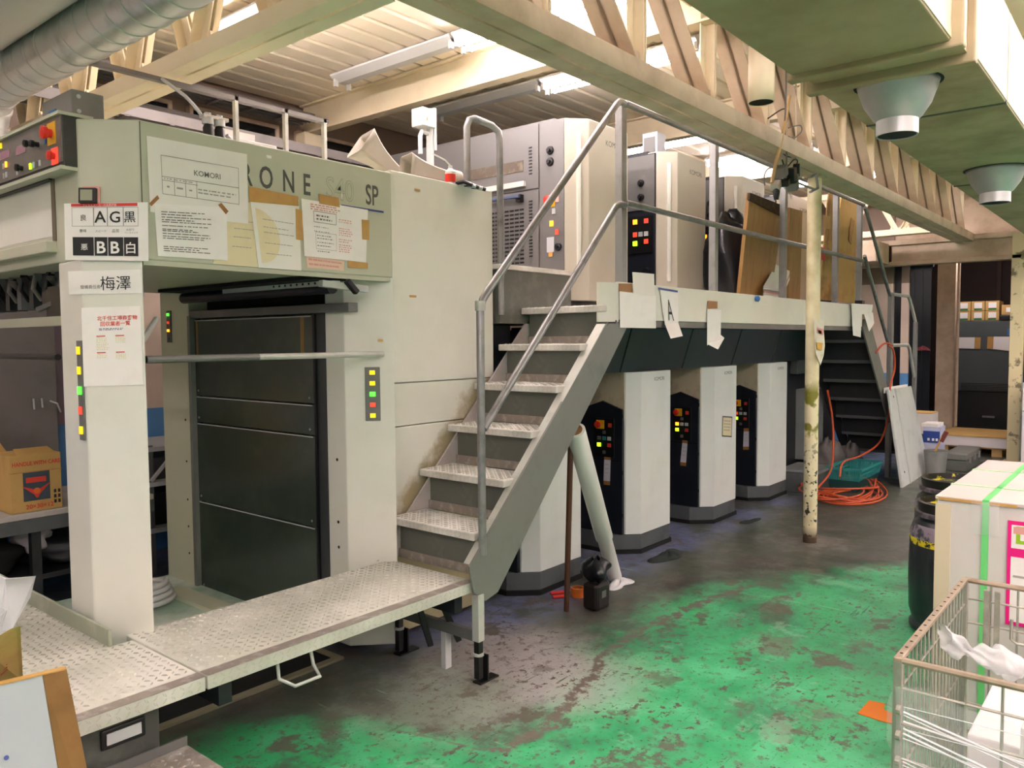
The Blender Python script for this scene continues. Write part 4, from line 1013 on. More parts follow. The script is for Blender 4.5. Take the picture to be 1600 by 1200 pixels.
for i in range(5): MB().tube([(3.27+.028*i, 3.10, 2.475), (3.285+.028*i, 3.05, 2.482-.004*i), (3.31+.028*i, 3.01, 2.46-.002*i)], .011, 8).build('finger', [NAVY, L_W][i % 2], gl, smooth=True)

# ------------------------------------------------------------------ notices on the header and the column
def paper(label, corners, mt=PAPER, cat='notice', name='paper_notice', t=.0012):
    s = Sheet(corners); o = s.body(MB(), t).build(name, mt); tag(o, label, cat); s.o = o; return s
def H(px, py, d=.004): return ony(px, py, YS-d)
def tapes(s, lst, mt=TAPE, conv=H):
    for q in lst: MB().slab([conv(*p, .0065) if conv is H else conv(*p) for p in q], .0012).build('tape', mt, s.o)
s = paper('laminated sheet with a ruled table at the left of the header', [H(229, 212), H(386, 241), H(388, 350), H(235, 331)], PAPER_L)
mb = MB(); s.frame(mb, .12, .90, .22, .74, .004); s.rect(mb, .12, .90, .50, .507); s.rect(mb, .12, .47, .55, .556)
for u in (.235, .345, .455): s.rect(mb, u, u+.004, .50, .74)
s.rect(mb, .455, .459, .50, .74); mb.build('table_rules', INK_G, s.o)
s.text('KOMORI', 'heading', INK_G, s.o, .43, .425, .030, off=.008, out=.0018)
mb = MB(); s.lines(mb, .47, .89, (.60, .645), .018, seed=3); s.lines(mb, .14, .44, (.52,), .014, seed=4); s.rect(mb, .165, .19, .62, .645); s.rect(mb, .26, .32, .62, .645); s.rect(mb, .38, .41, .63, .65); mb.build('printed_text', INK_F, s.o)
s = paper('white typed letter held by two brown tapes below the laminated sheet', [H(241, 318, .006), H(354, 324, .006), H(356, 407, .006), H(247, 400, .006)])
mb = MB(); s.lines(mb, .08, .80, (.14, .24, .33, .40, .55, .60, .64, .80, .88), .016, seed=5); mb.build('printed_text', INK_G, s.o)
mb = MB(); s.lines(mb, .08, .62, (.19, .29, .47, .50, .84), .014, seed=6); mb.build('bold_text', INK, s.o)
tapes(s, [[(233, 318), (246, 305), (249, 310), (237, 322)], [(341, 320), (346, 317), (357, 330), (353, 335)]], TAPE_D)
s = paper('yellowed sheet partly hidden behind the typed letter', [H(352, 312, .002), H(402, 318, .002), H(407, 418, .002), H(333, 412, .002)], PAPER_O)
mb = MB(); s.lines(mb, .35, .9, (.3, .42, .55, .7), .012, seed=7); mb.build('printed_text', INK_F, s.o)
s = paper('aged sheet with a round tan stain under wide kraft tape', [H(389, 296, .005), H(467, 312, .005), H(471, 423, .005), H(404, 418, .005)], PAPER_L)
c = s.pt(.08, .58); mb = MB(); st_ = [c+s.R*(.105*cos(a))+s.U*(.115*sin(a))+s.n*.0015 for a in [-pi/2+pi*k/14 for k in range(15)]]
mb.add(st_, [tuple(range(15))]); mb.build('round_stain', PAPER_O, s.o)
mb = MB(); s.lines(mb, .2, .9, (.35, .45, .52, .66, .8), .01, seed=8); mb.build('printed_text', INK_F, s.o)
tapes(s, [[(389, 291), (466, 307), (467, 322), (390, 315)], [(462, 326), (472, 328), (474, 376), (463, 374)]])
s = paper('white form with red and black print held by kraft tapes at right of the header', [H(471, 310, .006), H(575, 328, .006), H(572, 410, .006), H(476, 400, .006)])
mb = MB(); s.frame(mb, .16, .50, .18, .38, .006); s.lines(mb, .2, .46, (.24, .30), .03, seed=2); s.lines(mb, .16, .40, (.45, .53), .012, seed=9); s.frame(mb, .18, .50, .55, .85, .003); s.lines(mb, .2, .46, (.60, .65, .72, .78, .88), .014, seed=10); mb.build('printed_text', INK_G, s.o)
mb = MB(); s.lines(mb, .12, .56, (.06, .10, .14), .022, seed=11); s.lines(mb, .54, .76, (.26, .30, .42, .46, .50, .54, .62, .66, .72, .76, .80, .84), .018, seed=12); mb.build('red_text', INK_RF, s.o)
tapes(s, [[(498, 303), (529, 309), (531, 324), (499, 318)], [(565, 343), (577, 344), (577, 375), (566, 374)], [(544, 407), (575, 411), (575, 420), (544, 418)]])
s = paper('narrow pink printed slip below the white form', [H(478, 399, .003), H(538, 408, .003), H(537, 423, .003), H(480, 418, .003)], PAPER_P)
mb = MB(); s.lines(mb, .05, .95, (.2, .6), .16, jag=.1, seed=13); mb.build('printed_text', INK_RF, s.o)
CHN = Vector((-1, -1, 0)).normalized()
def Kc(px, py, d=.004): return onp(px, py, Vector((1.446, 3.0, 0))+CHN*d, CHN)
s = paper('white sign with large black letters AG over white letters BB, on the column', [Kc(100, 318, .012), Kc(231, 316, .012), Kc(232, 408, .012), Kc(102, 406, .012)], cat='sign', name='paper_sign')
mb = MB(); s.rect(mb, .085, .875, .008, .06); mb.build('red_bar', INK_R, s.o)
s.text('フィルムメーカーの品質評価', 'bar_text', PAPER, s.o, .22, .055, s.H*.045, out=.002, sx=1)
mb = MB(); cells = ((.095, .345), (.355, .51), (.518, .70), (.708, .88))
for a, b_ in cells: s.rect(mb, a, b_, .595, .92)
mb.build('black_cells', INK, s.o)
mb = MB()
for a, b_ in cells: s.frame(mb, a-.004, b_+.004, .075, .405, .004)
mb.build('table_rules', INK_G, s.o)
for ch, u, v, k, m_, of in (('良', .185, .30, .125, INK, 0), ('A', .362, .34, .30, INK, .012), ('G', .535, .34, .29, INK, .012), ('黒', .708, .325, .225, INK, .004), ('悪', .19, .815, .13, PAPER, .008), ('B', .372, .875, .31, PAPER, .02), ('B', .538, .875, .31, PAPER, .02), ('白', .715, .86, .225, PAPER, .012)):
    s.text(ch, 'letter', m_, s.o, u, v, s.H*k*.96, off=of, out=.0024)
for ch, u, v in (('意味', .175, .51), ('スピード', .365, .51), ('品質', .565, .51), ('水絞り', .735, .485), ('ベースインク', .715, .535)):
    s.text(ch, 'small_label', INK_G, s.o, u, v, s.H*(.065 if len(ch) < 3 else .05 if len(ch) < 5 else .04), out=.002)
s = paper('white name strip with two large black characters on the column', [Kc(106, 424), Kc(220, 421), Kc(222, 458), Kc(108, 460)], cat='sign', name='paper_sign')
s.text('整備責任者', 'small_label', INK_G, s.o, .16, .76, s.H*.17, out=.002)
s.text('梅澤', 'letters', INK, s.o, .43, .80, s.H*.66, out=.002)
s = paper('white notice with red heading on the column beside the button strip', [Kc(127, 481), Kc(219, 478), Kc(224, 601), Kc(131, 604)])
s.text('北千住工場商廃物', 'red_heading', INK_R, s.o, .26, .165, s.H*.062, off=.012, out=.002)
s.text('回収業者一覧', 'red_heading', INK_R, s.o, .31, .235, s.H*.062, off=.012, out=.002)
mb = MB(); s.lines(mb, .29, .72, (.27, .285), .008, jag=.1, seed=21); mb.build('blue_text', INK_B, s.o)
mb = MB()
for u0, v0, n in ((.24, .38, 8), (.56, .38, 4), (.24, .59, 3), (.56, .59, 4)): s.lines(mb, u0, u0+.22, [v0+.022*i for i in range(n)], .008, seed=22)
mb.build('yellow_text', INK_Y, s.o)
mb = MB()
for u0, v0 in ((.24, .36), (.56, .36), (.24, .57), (.56, .57)): s.rect(mb, u0, u0+.15, v0, v0+.012)
mb.build('red_text', INK_R, s.o)
hg = thing('thermometer', 'small black digital thermometer with grey screen on the column', 'thermometer', Kc(136, 317, .01))
def kbox(name, mt, px0, py0, px1, py1, d, t, par):
    return MB().slab([Kc(px0, py0, d), Kc(px1, py0, d), Kc(px1, py1, d), Kc(px0, py1, d)], t, CHN).build(name, mt, par, bevel=.002)
kbox('back_frame', INK_RF, 128, 291, 156, 317, .010, .006, hg); kbox('case', BLACK, 122, 293, 149, 317, .030, .02, hg); kbox('screen', mat('lcd', '9a9c86', .2), 125, 296, 144, 313, .031, .002, hg)

# ------------------------------------------------------------------ notices on the gangway and the towers
def G(px, py, y=2.432): return ony(px, py, y)
s = paper('blank white sheet hanging at the left end of the gangway fascia', [G(968, 455), G(1025, 462), G(1025, 513), G(969, 512)])
MB().slab([G(988, 425, 2.428), G(1022, 428, 2.428), G(1023, 462, 2.428), G(990, 458, 2.428)], .001).build('folded_sheet', PAPER_L, s.o)
MB().slab([G(967, 443, 2.437), G(988, 443, 2.437), G(988, 457, 2.437), G(967, 456, 2.437)], .001).build('tape', TAPE_D, s.o)
s = paper('white slip with a large hand-drawn letter A on the gangway fascia', [G(1031, 452), G(1060, 457), G(1060, 506), G(1039, 507)])
MB().slab([G(1039, 506), G(1060, 505), G(1067, 525, 2.36), G(1048, 529, 2.36)], .001).build('curled_end', PAPER, s.o)
MB().slab([G(1029, 449, 2.428), G(1059, 454, 2.428), G(1059, 457, 2.428), G(1029, 452, 2.428)], .001).build('blue_tape', INK_B, s.o)
s.text('A', 'letter', INK, s.o, .28, .88, s.H*.88, sx=.55, out=.002)
s = paper('creased white slip under brown tape in the middle of the gangway fascia', [G(1105, 482), G(1127, 484), G(1126, 524), G(1105, 540)])
MB().slab([G(1106, 538), G(1126, 523), G(1132, 528, 2.40), G(1122, 546, 2.40)], .001).build('curled_end', PAPER, s.o)
MB().slab([G(1106, 470), G(1121, 471), G(1121, 482), G(1106, 483)], .001).build('tape', TAPE_D, s.o)
wp = paper('white cut paper shaped like trousers at the right end of the gangway fascia', [G(1330, 474, 2.42), G(1364, 476, 2.42), G(1362, 490, 2.42), G(1331, 492, 2.42)])
MB().slab([G(1331, 490, 2.42), G(1346, 490, 2.42), G(1345, 527, 2.40), G(1333, 524, 2.40)], .001).build('leg_strip', PAPER, wp.o)
MB().slab([G(1350, 490, 2.42), G(1364, 488, 2.42), G(1366, 505, 2.36), G(1358, 518, 2.36)], .001).build('leg_strip', PAPER, wp.o)
bp = tag(MB().lathe(G(1181, 467, 2.44), [(.02, 0), (.024, .02), (.012, .03)], 12, (0, -1, 0)).build('blue_clip', BLUE, smooth=True), 'small blue clip on the gangway fascia right of the creased slip', 'clip')
s = paper('small framed card on the front of the third white tower', [H(1129, 650), H(1144, 651), H(1143, 683), H(1128, 682)], PAPER_O, cat='card')
mb = MB(); s.frame(mb, 0, 1, 0, 1, .05); mb.build('frame', INK, s.o); mb = MB(); s.lines(mb, .15, .85, (.2, .35, .5, .65), .05); mb.build('printed_text', INK_F, s.o)
for k, q, l in ((1, [(944, 718), (954, 719), (953, 752), (943, 751)], 'second'), (2, [(1066, 692), (1074, 693), (1072, 723), (1063, 722)], 'third'), (3, [(1162, 674), (1170, 674), (1170, 698), (1161, 698)], 'fourth')):
    xp_ = 3.90+1.235*k-.084-.03-.004
    s = paper('narrow white slip taped to the dark door of the %s tower' % l, [onx(*p, xp_) for p in q], mat('slip_lilac', 'cfcbd8', .6))
    mb = MB(); s.lines(mb, .2, .8, (.2, .4, .6), .03); mb.build('printed_text', INK_F, s.o)
    a, b_, c, d = [onx(*p, xp_-.002) for p in q]
    MB().slab([a+Vector((0, 0, .03)), b_+Vector((0, 0, .03)), b_, a], .001).build('tape', TAPE_D, s.o)
    MB().slab([d, c, c-Vector((0, 0, .03)), d-Vector((0, 0, .03))], .001).build('tape', TAPE_D, s.o)

# ------------------------------------------------------------------ things leaning on the gangway railing
def lean(name, label, cat, bl, br, tr, tl, mt, em, t=.02, nm='face'):
    o = thing(name, label, cat, bl); MB().slab([bl, br, tr, tl], t).build('panel', mt, o, bevel=.002); return o
b1 = lean('wooden_board', 'plywood board with charred upper edge leaning behind the gangway railing', 'board', ony(1156, 459, 2.62), ony(1204, 466, 2.62), ony(1226, 322, 2.54), ony(1172, 301, 2.54), PLY, PLY_L, .03)
MB().slab([ony(1172, 301, 2.53), ony(1226, 322, 2.53), ony(1222, 338, 2.532), ony(1171, 312, 2.532)], .02).build('charred_edge', mat('charred', '3a2a18', .8, dirt='7d5725', ds=12, da=.6), b1)
b2 = lean('wooden_board', 'second brown board behind the round pipe column on the gangway', 'board', ony(1232, 468, 2.72), ony(1250, 468, 2.72), ony(1254, 330, 2.66), ony(1234, 324, 2.66), PLY, PLY_L, .03)
def torn(label, pts, y, mt):
    o = thing('cardboard_sheet', label, 'cardboard', ony(*pts[0], y)); P_ = [ony(*p, y) for p in pts]
    MB().slab(P_, .012, (0, -1, 0)).build('sheet', mt, o); return o
c1 = torn('torn brown cardboard with ragged edge leaning right of the round pipe column', [(1281, 468), (1306, 470), (1308, 440), (1304, 430), (1312, 400), (1306, 385), (1312, 350), (1305, 345), (1311, 320), (1304, 300), (1296, 300), (1292, 330), (1288, 380), (1284, 420)], 2.62, KRAFT_D)
c2 = torn('tall pale cardboard flattened against the last gangway posts', [(1302, 470), (1338, 474), (1341, 440), (1336, 425), (1342, 400), (1338, 380), (1344, 350), (1341, 320), (1345, 300), (1316, 300), (1310, 340), (1308, 400), (1303, 440)], 2.70, KRAFT)
MB().slab([ony(1330, 340, 2.69), ony(1336, 345, 2.69), ony(1330, 382, 2.69), ony(1326, 375, 2.69)], .003).build('torn_patch', KRAFT_D, c2)
MB().slab([ony(1281, 385, 2.6), ony(1290, 388, 2.6), ony(1289, 408, 2.6), ony(1280, 405, 2.6)], .003).build('red_sticker', RED, c1)
MB().slab([ony(1287, 336, 2.60), ony(1297, 338, 2.60), ony(1298, 358, 2.60), ony(1287, 356, 2.60)], .003).build('orange_flap', TAPE, c1)
nr = thing('newspaper_stack', 'bundle of printed papers lying tilted at the foot of the plywood board', 'paper', ony(1210, 462, 2.56))
for i in range(6):
    a = Vector((0, 0, .014*i)); MB().slab([ony(1193, 462, 2.55)+a, ony(1222, 466, 2.55)+a, ony(1234, 436, 2.62)+a, ony(1212, 426, 2.62)+a], .008).build('sheet', [PAPER, PAPER_L, INK_RF, INK_F][i % 4], nr)
def blob(label, c, r, mt, name='plastic_bag', cat='bag', seed=1, n=14, amp=.18, flat=True):
    rg = random.Random(seed); mb = MB(); ph = [(rg.uniform(0, 6), rg.uniform(0, 6)) for _ in range(5)]
    def f(u, v):
        a, b_ = 2*pi*u, pi*(v-.5); w_ = 1+amp*(sin(3*a+ph[0][0])*cos(2*b_+ph[0][1])+.6*sin(5*a+ph[1][0]+3*b_)+.5*sin(7*b_+2*a+ph[2][0]))
        z = sin(b_)
        return Vector(c)+Vector((r[0]*w_*cos(b_)*cos(a), r[1]*w_*cos(b_)*sin(a), max(r[2]*w_*z, -r[2]*.9 if flat else -9)))
    mb.grid(n*2, n, f); o = mb.build(name, mt, smooth='all'); return tag(o, label, cat)
blob('shiny black bag slumped between the second and third upper covers', ony(1150, 400, 2.75)+Vector((.1, .1, -.05)), (.25, .2, .40), BAG, seed=4, amp=.09)

c = ony(912, 174, 3.3); blob('crumpled white sheet of plastic on top of the first tall upper cover', (c.x, 3.35, 3.085), (.16, .09, .05), POLY, 'plastic_sheet', 'sheet', seed=52, amp=.2)
lb_ = thing('light_box', 'small pale blue-white box standing on top of the second upper cover', 'box', (5.95, 3.3, 3.08))
MB().box(5.86, 6.0, 3.28, 3.42, 3.078, 3.30).build('body', mat('pale_box', 'c3c9d2', .4), lb_, bevel=.006); MB().box(5.852, 5.86, 3.30, 3.40, 3.12, 3.26).build('front_plate', GREYP, lb_)
# ------------------------------------------------------------------ loose things round the stairs foot and towers
rd = tag(MB().tube([(3.752, 2.695, 0.004), (3.62, 2.56, 1.22)], .017, 12).build('metal_rod', RODM, smooth=True), 'brown rod standing upright under the stairs', 'rod')
wt = thing('cardboard_tube', 'long white tube leaning against the underside of the stairs', 'tube', (4.45, 2.81, 0))
a, b_ = Vector((4.45, 2.80, .02)), ony(899, 672, 2.52)
MB().tube([a, a.lerp(b_, .3), a.lerp(b_, .31), b_], [.047, .047, .056, .056], 20).build('wall', mat('white_tube', 'e9e7e3', .5), wt, smooth=True)
MB().tube([b_, b_+(b_-a).normalized()*.004], .04, 16).build('open_end', KRAFT_D, wt)
jg = thing('jerrycan', 'black plastic can with a crumpled black bag over its neck beside the rod', 'can', (3.91, 2.59, 0))
MB().box(3.84, 3.985, 2.535, 2.645, 0, .165).build('body', mat('can_black', '1a1413', .35, dirt='33262a', ds=9, da=.6), jg, bevel=.022)
MB().lathe((3.91, 2.59, .165), [(.03, 0), (.03, .03)], 14).build('neck', BLACK, jg)
MB().box(3.885, 3.93, 2.532, 2.535, .075, .115).build('embossed_panel', GREYP, jg)
mb = MB(); rg = random.Random(5)
def fb(u, v):
    a = 2*pi*u; r = .025+.06*sin(pi*min(1, v*1.15))*(1+.25*sin(3*a+2)+.15*sin(5*a)); return (3.915+r*cos(a)*1.2, 2.59+r*sin(a), .30-.11*v+.012*sin(4*a)-(.05*v if cos(a) < 0 else 0))
mb.grid(24, 8, fb); mb.build('crumpled_bag', BAG, jg, smooth='all')
tr = thing('tape_roll', 'orange tape roll with green core on the floor behind the black can', 'tape', (4.02, 2.80, 0))
MB().lathe((4.02, 2.80, 0), [(.034, 0), (.044, 0), (.044, .055), (.034, .055)], 20, cap=False).build('roll', ORANGE, tr, smooth=True)
MB().lathe((4.02, 2.80, .035), [(.0, 0), (.034, .001)], 20, cap=False).build('core', STRAP, tr)
for i, (px, py) in enumerate(((872, 926), (876, 932))):
    c = onz(px, py, .012); o = thing('screwdriver', ['upper of two red-handled screwdrivers beside the rod', 'lower of two red-handled screwdrivers beside the rod'][i], 'screwdriver', c)
    MB().tube([c+Vector((-.04, .03, 0)), c+Vector((.03, -.02, 0))], .011, 10).build('handle', RED, o, smooth=True)
    MB().tube([c+Vector((.03, -.02, 0)), c+Vector((.11, -.08, -.005))], .004, 8).build('shaft', STEEL, o)
def cloth(label, c, sx_, sy_, h, mt, seed, name='rag', cat='rag'):
    rg = random.Random(seed); ph = [rg.uniform(0, 6.28) for _ in range(6)]
    def f(u, v):
        a = 2*pi*u; e = 1+.3*sin(2*a+ph[0])+.2*sin(3*a+ph[1]); q = v
        z = h*(1-v)**.6*(.6+.4*sin(5*a+ph[2]+6*v))+.004
        return (c[0]+sx_*q*e*cos(a), c[1]+sy_*q*e*sin(a), c[2]+max(z, .003))
    mb = MB(); mb.grid(30, 8, f); return tag(mb.build(name, mt, smooth='all', thick=.003), label, cat)
c = onz(968, 914, 0); cloth('white cloth lying on the floor at the foot of the white tube', (c.x, c.y, 0), .10, .07, .05, mat('white_cloth', 'e2dfe2', .9), 3)
c = onz(1043, 870, 0); cloth('dark green rag flat on the floor in front of the second tower', (c.x, c.y, 0), .16, .10, .045, RAGM, 8)
c = onz(1172, 815, 0); cloth('small dark scrap on the floor in front of the third tower', (c.x, c.y, 0), .13, .05, .012, RAGM, 9, 'scrap', 'rag')
og = [onz(*p, .004) for p in ((1340, 1114), (1358, 1094), (1383, 1099), (1381, 1108), (1392, 1113), (1400, 1120), (1400, 1132), (1370, 1124))]
tag(MB().slab(og, .003, (0, 0, 1)).build('paper_scrap', mat('orange_paper', 'e07a1c', .6)), 'orange torn paper on the green floor beside the wire cage', 'paper')

# ------------------------------------------------------------------ left background: table, boxes, wall cabinet
tb = thing('work_table', 'long grey table against the wall seen left of the column', 'table', (1.4, 5.4, 0))
MB().box(-.6, 2.42, 4.98, 5.75, .60, .635).build('top', mat('table_top', 'b9b3ae', .6, dirt='8f8983', ds=5, da=.5), tb, bevel=.004)
MB().box(-.6, 2.42, 4.98, 5.01, .52, .60).build('apron', PLINTH, tb)
for x in (.2, 1.72, 2.36):
    for y in (5.02, 5.7): MB().box(x, x+.05, y, y+.05, 0, .6).build('leg', DARK, tb)
MB().box(-.5, 2.4, 5.05, 5.7, .22, .25).build('lower_shelf', DARK, tb)
for i, (x, r) in enumerate(((1.0, .28), (1.5, .25), (1.95, .2))):
    blob(['dark sack under the table, leftmost', 'dark sack under the table, in the middle', 'dark sack under the table, nearest the column'][i], (x, 5.35, .25+r*.45), (r, .25, r*.5), [RAGM, BLACKM, DARK][i], 'sack', 'sack', seed=20+i)
blob('pale cloth bundle under the table beside its leg', (1.8, 5.25, .43), (.10, .1, .09), mat('pale_bundle', 'cfc8d2', .8), 'cloth_bundle', 'cloth', seed=31)
def carton(name, label, x0, x1, y0, y1, z0, z1, mt=KRAFT, cat='box'):
    o = thing(name, label, cat, ((x0+x1)/2, (y0+y1)/2, z0)); MB().box(x0, x1, y0, y1, z0, z1).build('body', mt, o, bevel=.003); return o
hx = carton('cardboard_box', 'cardboard box with red HANDLE WITH CARE print and dark winged emblem on the table', 1.615, 1.885, 5.0, 5.28, .637, .965)
MB().box(1.612, 1.888, 4.997, 5.0, .865, .87).build('lid_seam', KRAFT_D, hx)
MB().slab([(1.66, 5.0, .965), (1.86, 5.0, .965), (1.85, 5.10, .995), (1.67, 5.10, .995)], .004).build('top_flap', KRAFT, hx)
text('HANDLE WITH CARE', 'red_print', INK_R, hx, (1.626, 4.9965, .905), (1, 0, 0), (0, 0, 1), .033, off=.02, sx=.80)
MB().box(1.68, 1.82, 4.9955, 4.997, .70, .865).build('emblem_field', mat('emblem_slate', '3d4a55', .6), hx)
e0 = MB(); e0.add([(x, 4.9945, z) for x, z in ((1.672, .79), (1.735, .765), (1.75, .765), (1.765, .765), (1.828, .80), (1.765, .735), (1.755, .715), (1.745, .715), (1.735, .735))], [tuple(range(9))]); e0.build('emblem_wings', INK_R, hx)
MB().lathe((1.75, 4.9945, .755), [(.018, 0), (.018, .001)], 20, (0, -1, 0)).build('emblem_disc', ORANGE, hx)
MB().box(1.695, 1.80, 4.994, 4.9955, .805, .835).build('emblem_script', INK_R, hx)
text('20×30×12', 'red_print', INK_R, hx, (1.69, 4.9965, .655), (1, 0, 0), (0, 0, 1), .035, off=.02)
mb = MB()
for z in (.67, .70, .73):
    for x in (1.84, 1.862): mb.box(x, x+.013, 4.996, 4.9975, z, z+.02)
mb.build('handling_marks', INK, hx)
h2 = thing('cardboard_box', 'open cardboard box tilted behind the HANDLE WITH CARE box, with a white label', 'box', (1.5, 5.35, .637))
Rm = Matrix.Rotation(radians(-30), 3, 'Y')
mb = MB(); mb.box(-.22, .22, -.17, .17, 0, .36); mb.v = [Rm @ v+Vector((1.55, 5.48, .79)) for v in mb.v]; mb.build('body', KRAFT, h2, bevel=.004)
mb = MB(); mb.box(-.22, .22, -.175, -.17, .36, .50); mb.v = [Rm @ v+Vector((1.55, 5.48, .79)) for v in mb.v]; mb.build('flap', KRAFT, h2)
mb = MB(); mb.box(-.05, .12, -.178, -.175, .22, .36); mb.v = [Rm @ v+Vector((1.55, 5.48, .79)) for v in mb.v]; mb.build('label', mat('label_blue_white', 'd8e0ec', .5, dirt='7fa3d0', ds=20, da=.7), h2)
wcab = thing('wall_cabinet', 'tall grey electrical cabinet on the wall behind the table at far left', 'cabinet', (1.6, 5.8, .9))
MB().box(.9, 2.15, 5.72, 5.93, .64, 1.86).build('body', mat('cab_grey', '77716e', .5, dirt='615c5a', ds=4, da=.5), wcab, bevel=.006)
MB().box(2.16, 2.30, 5.76, 5.93, 1.05, 1.86).build('side_strip', mat('mauve_strip', '6d5c64', .6), wcab)
mb = MB().tube([(2.0, 5.71, 1.24), (2.0, 5.70, 1.17)], .006, 6); mb.tube([(2.05, 5.71, 1.24), (2.05, 5.70, 1.18)], .006, 6); mb.tube([(2.1, 5.71, 1.22), (2.14, 5.70, 1.20), (2.16, 5.7, 1.14)], .006, 6); mb.build('hook', L_W, wcab)
sh = thing('wall_shelf', 'white shelf with clutter seen between the column and the bay post', 'shelf', (2.9, 5.5, .5))
for z in (.30, .62, .86): MB().box(2.55, 3.3, 5.3, 5.9, z, z+.03).build('board', L_W, sh)
for x in (2.56, 3.27): MB().box(x, x+.03, 5.32, 5.35, 0, .9).build('upright', GREYP, sh)
MB().box(2.6, 3.2, 5.4, 5.8, .33, .55).build('dark_bin', DARK, sh); MB().box(2.6, 3.2, 5.4, 5.8, .65, .8).build('dark_bin', PLINTH, sh)
MB().bar((2.56, 5.3, .66), (2.75, 5.3, .86), .02, .02).build('brace', L_W, sh)
hc = thing('hose_coil', 'coil of white hose on the floor of the delivery bay behind the column', 'hose', (2.2, 4.62, .09))
MB().tube([(2.12+(.16-.012*k/24)*cos(2*pi*k/24), 4.50+(.16-.012*k/24)*sin(2*pi*k/24), .105+.03*(k/24)) for k in range(24*4)], .015, 8).build('hose', WHITE, hc, smooth=True)
MB().lathe((2.1, 4.5, .22), [(.012, 0), (.012, .02)], 8).build('red_fitting', RED, hc)
# ------------------------------------------------------------------ lower left foreground
fb_ = thing('laminated_board', 'white laminated chipboard panel with bare brown edge strip, leaning in the lower left corner', 'board', (.7, 2.0, 0))
z_ = .74
p0_, p1_, p2_ = onz(-60, 1083, z_), onz(66, 1052, z_), onz(104, 1044, z_)
dn = Vector((0.06, -.06, -z_))
MB().slab([p0_, p1_, p1_+dn, p0_+dn], .02).build('white_face', mat('laminate_white', 'b4b7be', .35), fb_, bevel=.002)
MB().slab([p1_, p2_, p2_+dn+Vector((.02, -.02, 0)), p1_+dn], .02).build('brown_edge', mat('bare_edge', '8d6538', .55, dirt='6f4b22', ds=6, da=.6), fb_, bevel=.002)
MB().slab([p0_, p2_, p2_+Vector((0, .02, 0)), p0_+Vector((0, .02, 0))], .004, (0, 0, 1)).build('top_edge', PLY_L, fb_)
for px, py in ((10, 1184),):
    c = onp(px, py, p0_+Vector((0, 0, 0)), (p1_-p0_).cross(dn).normalized()); MB().lathe(c, [(.006, 0), (.006, .004)], 10, (CAM-c).normalized()).build('screw', INK_B, fb_)
cb = thing('cardboard_box', 'open cardboard box end with red marks behind the white board, lower left', 'box', (.75, 2.6, .48))
a = [onz(px, py, z) for px, py, z in ((-30, 1010, .86), (18, 982, .88), (32, 978, .88), (36, 1062, .66), (-30, 1075, .66))]
MB().slab(a, .008).build('flap', KRAFT, cb)
MB().box(.55, .78, 2.5, 2.68, .483, .68).build('body', KRAFT, cb)
s_ = Sheet([onz(2, 1040, .74), onz(14, 1034, .76), onz(14, 1046, .73), onz(2, 1058, .70)])
mb = MB()
for k in range(3): s_.rect(mb, .05, .95, .15+.3*k, .28+.3*k, .003)
mb.build('red_marks', INK_R, cb)
pb = thing('polythene_bag', 'crumpled translucent polythene sheet on the plate at the left edge', 'bag', (.9, 3.2, .48))
a = [onz(px, py, z) for px, py, z in ((-40, 880, .8), (8, 905, .74), (36, 903, .76), (55, 901, .72), (46, 935, .64), (18, 985, .56), (-8, 1000, .54), (-50, 1000, .54))]
MB().slab(a, .004).build('sheet', POLY, pb)
a = [onz(px, py, z) for px, py, z in ((-40, 930, .74), (10, 955, .68), (0, 985, .6), (-40, 1000, .58))]
MB().slab(a, .004).build('fold', POLY, pb)
# ------------------------------------------------------------------ wire cage
CG = thing('wire_cage', 'folding wire mesh cage wrapped in stretch film in the lower right corner', 'cage', (2.5, 0, 0))
CX0, CX1, CY0, CY1, CZ0, CZ1 = 2.10, 2.94, -.55, .495, .12, .80
def wires(name, axis, fixed, a0, a1, n, zs, mt=WIRE, r=.0035):
    for i in range(n+1):
        a = a0+(a1-a0)*i/n
        p = (fixed, a) if axis == 'y' else (a, fixed)
        MB().tube([(p[0], p[1], CZ0), (p[0], p[1], CZ1)], r, 6).build('wire', mt, CG, smooth=True)
    for z in zs:
        q = [(fixed, a0, z), (fixed, a1, z)] if axis == 'y' else [(a0, fixed, z), (a1, fixed, z)]
        MB().tube(q, r, 6).build('wire', mt, CG, smooth=True)
zs = [CZ0+.085*i for i in range(9)]
zs = [z for z in zs if z < .79]
wires('front', 'y', CX0, CY0, CY1, 14, [.73, .64, .55, .46, .37, .28, .19])
wires('back', 'y', CX1, CY0, CY1, 14, [.74, .66, .57, .48, .39, .30])
wires('side', 'x', CY1, CX0, CX1, 18, [.72, .5, .3])
wires('side', 'x', CY0, CX0, CX1, 12, [.5])
for p, q in (((CX0, CY0, CZ1), (CX0, CY1, CZ1)), ((CX1, CY0, CZ1), (CX1, CY1, CZ1)), ((CX0, CY0, CZ1), (CX1, CY0, CZ1))): MB().tube([p, q], .009, 8).build('rim', RUSTY, CG, smooth=True)
rm = MB().box(CX0-.01, CX1+.01, CY1-.010, CY1+.010, CZ1-.004, CZ1+.007).build('rim', RUSTY, CG, bevel=.002)
mb = MB()
for i in range(16):
    x = CX0+.03+.05*i; mb.lathe((x, CY1, CZ1+.007), [(.004, 0), (.004, .001)], 8)
mb.build('rim_holes', INK, rm, kind='stuff')
for x in (CX0, CX1):
    for y in (CY0, CY1): MB().box(x-.01, x+.01, y-.01, y+.01, .0, CZ1).build('corner_post', WIRE, CG, bevel=.002)
for i in range(9):
    z = .16+.065*i; MB().lathe((CX0-.016, CY1-.012, z), [(.012, 0), (.012, .01)], 10, (0, 1, 0)).build('hinge_ring', WIRE, CG)
